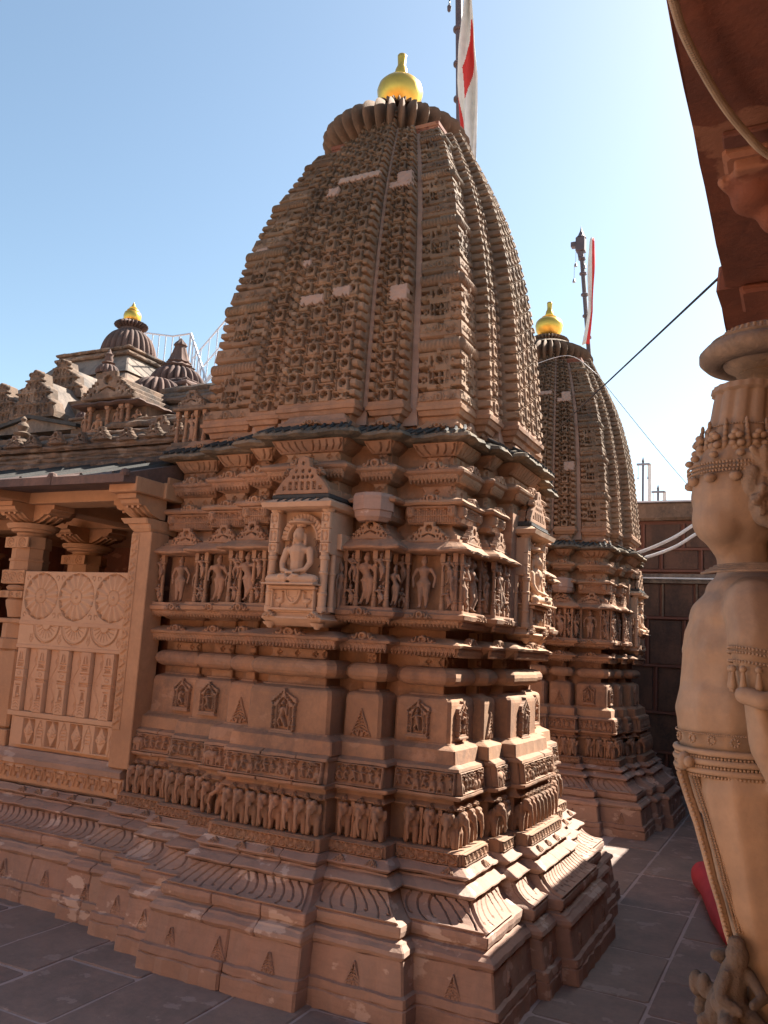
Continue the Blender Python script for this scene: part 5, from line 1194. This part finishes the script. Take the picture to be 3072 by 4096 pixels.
# ================================================================= back wall with framed dark panels
BW = empty('courtyard_wall', (0, 13.6, 0), 'high red courtyard wall with dark stone panels closing the passage at the back', 'wall')
def wp(mb, name, mat): o = mb.obj(name, mat, BW); o.location = (0, -13.6, 0); return o
wp(MB().box(-7, 6, 13.60, 14.1, 0, 4.2), 'wall_body', 'red_trim'); wp(MB().loft([(4.12, -7, 6, 13.52, 14.2), (4.16, -7, 6, 13.49, 14.2), (4.38, -7, 6, 13.5, 14.2), (4.40, -7, 6, 13.52, 14.2)], .01, .3, .004), 'coping', 'roof_stone')
MB_ = wp(MB().box(-7, 6, 13.46, 14.2, 4.402, 4.425), 'coping_cap', 'white_metal')
rows = [(3.70, 4.06), (3.36, 3.65), (2.63, 3.12), (1.90, 2.56), (1.2, 1.84), (.62, 1.14), (.05, .56)]
for i, (z0, z1) in enumerate(rows):
    x = -6.9 + .23 * (i % 3)
    while x < 5.6:
        w_ = (.62, .60, .42, .55, .7, .66, .6)[i] * (1 + .25 * ((int(x * 7) + i) % 3 - 1) * .6)
        wp(MB().loft([(z0, x, x + w_, 13.575, 13.7), (z1, x, x + w_, 13.575, 13.7)], .01, .15, .003, i + x), 'wall_panel', 'dark_panel')
        for a in ((x - .035, x - .005, z0 - .01, z1 + .01), ): wp(MB().box(a[0], a[1], 13.56, 13.62, a[2], a[3], .004), 'panel_frame', 'red_trim' if i != 2 else 'roof_stone')
        x += w_ + .075
    wp(MB().box(-7, 6, 13.555, 13.62, z0 - .05, z0 - .012, .004), 'panel_frame', 'red_trim')
wp(MB().loft([(3.14, -7, 6, 13.54, 13.62), (3.18, -7, 6, 13.53, 13.62), (3.28, -7, 6, 13.54, 13.62)], .01, .1, .006), 'plaster_band', 'roof_pale')
o = wp(MB().tube([(-2.8, 13.50, 3.21), (0, 13.50, 3.20), (4, 13.50, 3.21)], .014, 8), 'wall_pipe', 'cable_white')
# ================================================================= gallery at the right: slab roof, beams, posts, back wall
GA = empty('gallery', (1.0, 5, 0), 'red stone gallery with an overhanging slab roof along the right edge', 'gallery')
def gp(mb, name, mat, **k): o = mb.obj(name, mat, GA, **k); o.location = (-1.0, -5, 0); return o
for i, y in enumerate(np.arange(-2.2, 13.4, 1.12)):
    e = -.17 - .02 * (y - 1.2) if y < 6 else -.26
    gp(MB().loft([(2.90, e, 2.4, y, y + 1.112), (2.965, e + .004, 2.4, y, y + 1.112)], .006, .12, .003, i), 'roof_slab', 'red_stone')
gp(MB().box(-.12, 2.4, 1.555, 1.60, 2.885, 2.898, .003), 'trim_strip', 'red_trim')
for y in (1.60, 2.25, 4.4, 6.6, 8.8, 11.0): gp(MB().box(-.10 - .015 * y, 2.4, y + .004, y + .16, 2.872, 2.8975, .008), 'cross_beam', 'red_stone')
cb = blob([('b', -.085, .2, 1.52, 1.64, 2.85, 2.90), ('e', (-.05, 1.62, 2.84), (.05, .06, .03)), ('e', (-.01, 1.66, 2.815), (.04, .05, .035)), ('c', (-.105, 1.58, 2.865), (-.03, 1.66, 2.82), .016, .018), ('e', (.10, 1.66, 2.83), (.07, .06, .05))], .009, 3); cb.materials.append(M['red_stone']); o = put('corbel', cb, GA, (-1.02, -4.90, 0))
for y in (4.5, 6.7, 8.9, 11.1): gp(MB().box(.42, .70, y - .14, y + .14, 0, 2.78, .02), 'post', 'red_stone')
gp(MB().box(2.2, 2.45, -2.2, 13.6, 0, 2.9), 'gallery_wall', 'red_stone'); gp(MB().box(.30, 2.3, -2.2, 13.6, 0, .32, .01), 'gallery_plinth', 'red_stone')
# conduit, cables
def cable(pts, r, mat, label, name='cable', n=24, sag=0.):
    P = []; pts = [Vector(p) for p in pts]
    if len(pts) == 2:
        a, b = pts; P = [a.lerp(b, t) - Vector((0, 0, sag * 4 * t * (1 - t))) for t in np.linspace(0, 1, n)]
    else:
        for i in range(len(pts) - 1):
            p0, p1, p2, p3 = pts[max(i - 1, 0)], pts[i], pts[i + 1], pts[min(i + 2, len(pts) - 1)]
            for t in np.linspace(0, 1, 8, endpoint=(i == len(pts) - 2)): P.append(.5 * ((2 * p1) + (p2 - p0) * t + (2 * p0 - 5 * p1 + 4 * p2 - p3) * t * t + (3 * p1 - p0 - 3 * p2 + p3) * t ** 3))
    o = MB().tube([tuple(p) for p in P], r, 8).obj(name, mat, smooth=60); tag(o, label, name.replace('_', ' ')); return o, P
_, P = cable([(-.162, 1.06, 2.86), (-.154, 1.121, 2.86), (-.147, 1.216, 2.86), (-.127, 1.328, 2.86), (-.104, 1.427, 2.86), (-.077, 1.514, 2.86), (-.042, 1.603, 2.86), (.05, 1.75, 2.86)], .0058, 'conduit', 'ribbed grey brown cable conduit looping under the gallery roof', 'conduit')
b = MB(); PP = []
for a, c in zip(P, P[1:]):
    for k in range(5): PP.append(a.lerp(c, k / 5))
V = []; F = []
for i, p in enumerate(PP):
    d = (PP[min(i + 1, len(PP) - 1)] - PP[max(i - 1, 0)]).normalized(); u = d.cross(Vector((0, 0, 1))).normalized(); v = d.cross(u); r_ = .0074 if i % 2 else .0062
    V += [tuple(p + (u * math.cos(2 * math.pi * j / 10) + v * math.sin(2 * math.pi * j / 10)) * r_) for j in range(10)]
    if i: F += [((i - 1) * 10 + j, (i - 1) * 10 + (j + 1) % 10, i * 10 + (j + 1) % 10, i * 10 + j) for j in range(10)]
mk('ribbing', V, F, 'conduit', _)
cable([(-.126, 2.17, 2.93), (-1.78, 6.3, 3.61), (-2.0, 6.8, 3.7)], .0036, 'cable_black', 'taut black cable running from the gallery roof edge to the near tower')
cable([(-2.27, 10.2, 5.45), (-1.34, 12.0, 4.29), (-.6, 13.4, 3.7)], .004, 'cable_black', 'thin wire slanting from the far tower down to the back wall', 'wire')
cable([(-3.1, 9.95, 5.55), (-2.62, 10.15, 5.72), (-2.27, 10.2, 5.45)], .0035, 'cable_white', 'thin white wire tied across the top of the far tower', 'wire')
cable([(-2.35, 12.0, 3.36), (-2.10, 12, 3.40), (-1.63, 12, 3.60), (-1.24, 12, 3.86), (-.5, 12, 4.4)], .022, 'cable_white', 'upper one of two white cables sagging in front of the back wall', 'white_cable')
cable([(-2.35, 12.05, 3.30), (-2.05, 12.05, 3.33), (-1.6, 12.05, 3.49), (-1.24, 12.05, 3.72), (-.5, 12.05, 4.2)], .022, 'cable_white', 'lower one of two white cables sagging in front of the back wall', 'white_cable')
# ================================================================= statue in the right foreground
SR = R(26.33)
ps_ = MB().box(.055, .26, .0, .12, 0, 1.285, .01).loft([(1.285, .055, .255, .0, .115), (1.32, .05, .23, -.0, .12), (1.335, .055, .20, .0, .11)], .01)
pd = ps_.obj('pedestal', 'sandstone', rotz=SR, loc=(-.118, 1.491, 0)); tag(pd, 'plain stone pedestal under the foreground statue', 'pedestal')
SU = empty('stone_statue', (-.118, 1.491, 1.335), 'life-like pale stone statue with tall crown and beaded belt, standing at the right edge', 'statue', rotz=SR)
def sp(o): o.location = (0, 0, -1.335); return o
C_ = lambda p, q, a, b_: ('c', p, q, a, b_)
body = [
 ('e', (.024, .0, 2.185), (.075, .078, .078)), ('e', (-.006, -.002, 2.145), (.045, .055, .048)), ('e', (.03, .01, 2.14), (.06, .06, .05)), C_((-.012, 0, 2.115), (.02, .01, 2.10), .022, .035),
 C_((.036, .012, 2.13), (.040, .015, 2.04), .038, .044), ('e', (.050, .015, 2.028), (.070, .085, .035)),
 ('e', (.038, .01, 1.98), (.087, .105, .058)), ('e', (.032, .01, 1.925), (.094, .105, .062)), C_((.032, .01, 1.95), (.027, .01, 1.83), .090, .094), ('e', (.026, .005, 1.83), (.102, .10, .085)), C_((.028, .01, 1.82), (.040, .01, 1.73), .098, .098), ('e', (.040, .01, 1.72), (.100, .10, .08)),
 C_((.02, -.03, 1.72), (.042, -.025, 1.55), .075, .056), C_((.042, -.025, 1.55), (.052, -.02, 1.50), .056, .046), C_((.052, -.02, 1.50), (.062, -.015, 1.40), .046, .040), C_((.062, -.015, 1.40), (.064, -.01, 1.35), .038, .036),
 C_((.06, .05, 1.72), (.075, .06, 1.52), .08, .055), C_((.075, .06, 1.52), (.085, .06, 1.36), .05, .036),
 C_((.012, -.085, 1.995), (.006, -.112, 1.94), .046, .043), C_((.006, -.112, 1.94), (.010, -.125, 1.87), .042, .036), C_((.010, -.125, 1.87), (.014, -.128, 1.79), .032, .029), C_((.014, -.128, 1.79), (.040, -.122, 1.72), .029, .018), ('e', (.030, -.06, 2.01), (.050, .05, .036)),
 C_((.05, .09, 2.01), (.11, .12, 1.88), .045, .038),
 ('b', .04, .16, -.04, .14, 1.335, 1.35)]
for k in range(5): body.append(C_((-.006 + .007 * k, -.148 + .004 * k, 1.84 - .018 * k), (.034 + .006 * k, -.138, 1.71 - .010 * k), .013, .009))
sp(blob_obj('body', body, .0042, 'statue_stone', SU, 14, loc=(0, 0, 0)))
# crown: fluted tall cap over a jewelled band
m = 84; V = []; rows_ = [(2.215, .072, 0), (2.235, .076, 0), (2.245, .074, 0), (2.262, .069, 0), (2.28, .063, 1), (2.30, .059, 1), (2.33, .056, 1), (2.35, .055, 1), (2.362, .054, 1), (2.366, .059, 0), (2.376, .058, 0), (2.378, .045, 0)]
for z, r_, rb in rows_:
    for j in range(m): a = 2 * math.pi * j / m; q = r_ * (1 - (.10 * abs(math.sin(a * 6)) ** 6 if rb else .02 * math.cos(a * 21))); V.append((.027 + (z - 2.2) * .12 + q * math.cos(a), .005 + q * math.sin(a), z))
F = [(i * m + j, i * m + (j + 1) % m, (i + 1) * m + (j + 1) % m, (i + 1) * m + j) for i in range(len(rows_) - 1) for j in range(m)] + [tuple((len(rows_) - 1) * m + j for j in range(m))]
o = mk('crown', V, F, 'statue_stone', SU); smooth_angle(o.data, 45); sp(o)
def beads(path, r, name='bead_string', mat='statue_stone', sub=None):
    b = MB(); P = [Vector(p) for p in path]; tot = sum((q - p).length for p, q in zip(P, P[1:])); d = 0; nxt = 0
    for p, q in zip(P, P[1:]):
        L = (q - p).length
        while nxt <= d + L: b.add(*iell(tuple(p.lerp(q, (nxt - d) / L)), (r, r, r), None, 6, 4)); nxt += r * 2.1
        d += L
    return sp(b.obj(name, mat, SU, smooth=180))
def ringp(cx, cy, z, rx, ry, a0=90, a1=420, tilt=0., n=60):
    return [(cx + rx * math.cos(R(a)), cy + ry * math.sin(R(a)), z + tilt * math.cos(R(a))) for a in np.linspace(a0, a1, n)]
for z, rr in ((2.216, .0775), (2.222, .0785), (2.229, .0785)): beads(ringp(.025, .0, z, rr, rr + .002, 0, 360), .0026)
for z, rr in ((2.30, .060),): beads(ringp(.038, .005, z, rr, rr, 0, 360), .002)
b = MB()   # foliage of the crown: leaf scrolls and curls
for k in range(11):
    a = R(120 + k * 31); r_ = .070
    for q in range(7): t = q * .9; b.add(*iell((.030 + (r_ - q * .0012) * math.cos(a + .10 * math.cos(t)), .003 + (r_ - q * .0012) * math.sin(a + .10 * math.cos(t)), 2.262 + .016 * math.sin(t) + q * .002), (.0075, .0075, .006), None, 7, 5))
    for q in range(5): b.add(*iell((.033 + (.067 - q * .0016) * math.cos(a + .22), .004 + (.067 - q * .0016) * math.sin(a + .22), 2.262 + q * .010), (.006 - q * .0006, .006 - q * .0006, .008), None, 7, 5))
    b.add(*iell((.027 + .078 * math.cos(a + .1), .0 + .078 * math.sin(a + .1), 2.243), (.008, .008, .006), None, 7, 5))
    b.add(*iell((.026 + .076 * math.cos(a), .078 * math.sin(a), 2.205), (.011, .011, .008), None, 8, 5))
sp(b.obj('crown_ornament', 'statue_stone', SU, smooth=180))
orn = [('e', (.075, -.045, 2.19), (.03, .03, .05)), ('e', (.055, -.062, 2.235), (.022, .02, .02)), ('e', (.05, -.07, 2.20), (.016, .018, .03)), ('e', (.075, -.065, 2.15), (.022, .022, .025)), ('e', (.06, -.06, 2.165), (.018, .018, .022)), ('e', (.095, -.05, 2.235), (.03, .03, .03)), ('e', (.10, -.06, 2.17), (.02, .03, .05)), ('e', (.085, -.07, 2.135), (.016, .016, .014)), ('e', (.042, -.068, 2.225), (.013, .012, .016))]
rn = random.Random(4)
for k in range(26): orn.append(C_((rn.uniform(.045, .11), -.085 + rn.uniform(-.01, .01), rn.uniform(2.14, 2.25)), (rn.uniform(.05, .11), -.07, rn.uniform(2.14, 2.25)), .0062, .0045))
orn = [tuple([p[0]] + [((v[0] - .034, v[1], v[2]) if isinstance(v, tuple) and i_ < (2 if p[0] == 'c' else 1) else v) for i_, v in enumerate(p[1:])]) for p in orn]
sp(blob_obj('ear_ornament', orn, .0032, 'statue_dark', SU, 2, loc=(0, 0, 0)))
sp(blob_obj('back_slab', [('b', .075, .16, -.02, .10, 1.35, 2.33), ('e', (.085, -.03, 2.18), (.03, .045, .09)), ('e', (.09, -.05, 2.10), (.025, .03, .05))], .006, 'statue_stone', SU, 3, loc=(0, 0, 0)))
# necklace, armlets, belt
pass
b = MB()
for k in range(4): b.tube(ringp(.040, -.018, 2.062 - k * .004, .062 + k * .007, .075 + k * .007, 180, 330, 0), .0024, 6)
sp(b.obj('necklace', 'statue_dark', SU, smooth=180))
for z, rr in ((1.925, .0455), (1.918, .0455), (1.905, .0445)): beads(ringp(.007, -.119, z, rr, rr, 0, 360, -.006), .0024, 'armlet')
b = MB()
for k in range(11):
    a = R(150 + k * 30); x, y = .008 + .044 * math.cos(a), -.122 + .044 * math.sin(a); b.add(*iell((x, y, 1.899), (.0058, .0058, .0055), None, 8, 6)); b.add(*icap((x, y, 1.893), (x, y, 1.874), .003, .006)); b.add(*iell((x, y, 1.868), (.003, .003, .004), None, 6, 4))
sp(b.obj('armlet_pendants', 'statue_stone', SU, smooth=180))
sp_ = [(-.030, -.145, 1.862), (-.012, -.168, 1.856), (.015, -.172, 1.860), (.045, -.165, 1.872), (.075, -.14, 1.89), (.11, -.10, 1.91)]
sc_ = [C_(p, q, .0135, .0135) for p, q in zip(sp_, sp_[1:])]
sp(blob_obj('scarf_fold', sc_, .0035, 'statue_stone', SU, 3, loc=(0, 0, 0)))
for i, (z, rr) in enumerate(((1.800, .0), (1.772, .001), (1.758, .002), (1.744, .002))):
    path = ringp(.036 + .001 * i, .008, z, .1055 + rr, .107 + rr, 150, 400, .004)
    if i: sp(MB().tube(path, .0052, 8).obj('belt_band', 'statue_stone', SU, smooth=180)); beads([(x, y, zz - .0075) for x, y, zz in path], .0026)
    else:
        beads(path, .0016)
        b = MB()
        for k in range(9):
            a = R(185 + k * 19); c = (.030 + .104 * math.cos(a), .008 + .106 * math.sin(a), 1.788)
            for q in range(8): t = q * math.pi / 4; b.add(*iell((c[0] - math.sin(a) * .0055 * math.cos(t), c[1] + math.cos(a) * .0055 * math.cos(t), c[2] + .0055 * math.sin(t)), (.0024, .0024, .0024), None, 5, 4))
        sp(b.obj('belt_flowers', 'statue_stone', SU, smooth=180))
sp(MB().add(*iell((-.072, -.02, 1.752), (.012, .012, .014), None, 8, 6)).add(*iell((-.07, -.035, 1.752), (.009, .009, .009), None, 8, 6)).obj('belt_clasp', 'statue_stone', SU, smooth=180))
path = [(-.074, -.012, 1.735), (-.066, -.022, 1.70), (-.054, -.03, 1.66), (-.044, -.035, 1.62), (-.034, -.036, 1.58), (-.022, -.034, 1.545), (-.010, -.03, 1.505), (.0, -.026, 1.478)]
sp(MB().tube(path, .0085, 8, .006).obj('sash', 'statue_stone', SU, smooth=180)); beads([(x - .004, y - .007, z) for x, y, z in path], .0034)
for i in range(3): beads([(x + .010 + .004 * i, y - .010 - .002 * i, z) for x, y, z in path[:-1]], .0018)
# parasol above the crown
sp(MB().lathe([(2.37, .030), (2.385, .028), (2.40, .030), (2.406, .036), (2.412, .046), (2.416, .042), (2.42, .05), (2.430, .066), (2.434, .068), (2.438, .064), (2.428, .075), (2.432, .098), (2.442, .108), (2.452, .108), (2.463, .098), (2.468, .088), (2.472, .090), (2.476, .072), (2.484, .070), (2.492, .062), (2.498, .04), (2.505, .03)], .089, .035, 44).obj('parasol', 'statue_dark', SU, smooth=60))
pf = MB()
for k in range(40): a = R(k * 9); pf.tube([(.089 + .072 * math.cos(a), .035 + .072 * math.sin(a), 2.474), (.089 + .066 * math.cos(a), .035 + .066 * math.sin(a), 2.488)], .0036, 5)
sp(pf.obj('parasol_fringe', 'statue_stone', SU, smooth=180))
# small worn attendant at its foot
rn = random.Random(8)
AT = [('e', (-.004, -.05, 1.478), (.017, .019, .020)), ('e', (-.004, -.048, 1.494), (.013, .014, .011)), C_((-.006, -.045, 1.458), (-.014, -.045, 1.425), .019, .024), ('e', (-.014, -.045, 1.408), (.028, .03, .020)), C_((-.022, -.055, 1.452), (-.036, -.066, 1.424), .0095, .008), C_((-.036, -.066, 1.424), (-.016, -.085, 1.412), .0085, .007), C_((.010, -.055, 1.454), (.020, -.082, 1.432), .0095, .008), C_((.020, -.082, 1.432), (.002, -.09, 1.424), .008, .007),
 C_((-.018, -.055, 1.398), (-.034, -.085, 1.392), .017, .014), C_((-.034, -.085, 1.392), (-.026, -.07, 1.362), .012, .010), C_((.004, -.055, 1.398), (.020, -.088, 1.385), .017, .014), C_((.020, -.088, 1.385), (.018, -.07, 1.355), .012, .010), ('e', (-.012, -.02, 1.38), (.03, .02, .05)), C_((.0, -.03, 1.36), (.02, .0, 1.345), .03, .03)]
for k in range(20): AT.append(('e', (rn.uniform(-.045, .03), rn.uniform(-.02, .02), rn.uniform(1.36, 1.47)), (rn.uniform(.010, .02), .012, rn.uniform(.008, .02))))
for k in range(40): AT.append(('e', (rn.uniform(-.050, .03), rn.uniform(-.09, -.02), rn.uniform(1.325, 1.362)), (rn.uniform(.007, .017), rn.uniform(.007, .016), rn.uniform(.005, .013))))
AT += [('b', -.01, .10, -.06, .02, 1.30, 1.345)]
me = blob(AT, .0026, 1); me.materials.append(M['worn_dark']); a = put('attendant_figure', me, None, (-.118, 1.491, 0), SR); tag(a, 'small worn dark stone attendant figure at the foot of the foreground statue', 'figure')
AT2 = [('e', (.10, -.11, 1.46), (.035, .02, .04)), ('e', (.085, -.10, 1.41), (.03, .03, .03)), C_((.07, -.11, 1.40), (.05, -.12, 1.345), .02, .03), ('e', (.09, -.11, 1.35), (.05, .03, .02))]
me = blob(AT2, .0035, 3); me.materials.append(M['statue_stone']); a = put('carved_fragment', me, None, (-.118, 1.491, 0), SR); tag(a, 'broken pale stone lump in the bottom right corner beside the statue leg', 'fragment')
# red bolster on the paving
P = [(-.83, 8.25, .10), (-.78, 8.05, .10), (-.71, 7.75, .10), (-.63, 7.4, .10), (-.55, 7.05, .10), (-.45, 6.6, .10)]
rb = blob([C_(p, q, .118 + .010 * math.sin(i * 2.1), .118 + .010 * math.sin(i * 2.1 + 2.1)) for i, (p, q) in enumerate(zip(P, P[1:]))], .02, 3); rb.materials.append(M['red_cloth']); o = put('bolster', rb); tag(o, 'long red cloth bolster lying on the paving behind the statue', 'bolster')
# ================================================================= unseen building closing the yard behind the viewer, added for warm bounce light
SB = empty('unseen_yard_building', (-5, -4.2, 0), 'unseen sandstone building closing the near side of the courtyard, added to bounce warm light on the towers', 'building')
def bp(mb, name, mat): o = mb.obj(name, mat, SB); o.location = (5, 4.2, 0); return o
bp(MB().box(-16, 4, -5.2, -4.0, 0, 4.6), 'wall_body', 'porch_stone'); bp(MB().loft([(4.3, -16, 4, -4.2, -3.7), (4.35, -16, 4, -4.2, -3.6), (4.42, -16, 4, -4.2, -3.62)], .01), 'cornice', 'sandstone')
for k in range(7): bp(MB().box(-15 + k * 2.7, -14.6 + k * 2.7, -4.0, -3.85, 0, 4.3, .02), 'wall_pilaster', 'sandstone')
# ================================================================= paving
g = MB().box(-60, 60, -40, 80, -.4, -.0045).obj('ground', 'mortar'); tag(g, kind='structure')
pv = empty('pavement', (0, 0, 0)); pv['kind'] = 'structure'
x = -8.4; rn = random.Random(12); cnt = 0
while x < 1.6:
    w_ = rn.uniform(.36, .56) if x < -1 else rn.uniform(.42, .60); y = 1.4 + rn.uniform(-.4, 0) - (0 if x > -3 else .2)
    while y < 13.6:
        L = rn.uniform(.45, 1.15); cx_, cy_ = x + w_ / 2, y + L / 2
        hid = (cx_ < -4.3 and cy_ > 5.2) or (-4.2 < cx_ < -1.9 and 5.2 < cy_ < 13.4) 
        if not hid and not (cx_ < -2 and cy_ < 1.9):
            h = rn.uniform(-.003, .004); g_ = rn.uniform(.007, .012)
            MB().loft([(-.03, x + g_, x + w_ - g_, y + g_, y + L - g_), (-.004 + h, x + g_, x + w_ - g_, y + g_, y + L - g_), (.0 + h, x + g_ + .006, x + w_ - g_ - .006, y + g_ + .006, y + L - g_ - .006)], .02, .14, .002, rn.uniform(0, 50)).obj('paving_slab', 'slab_stone', pv); cnt += 1
        y += L
    x += w_
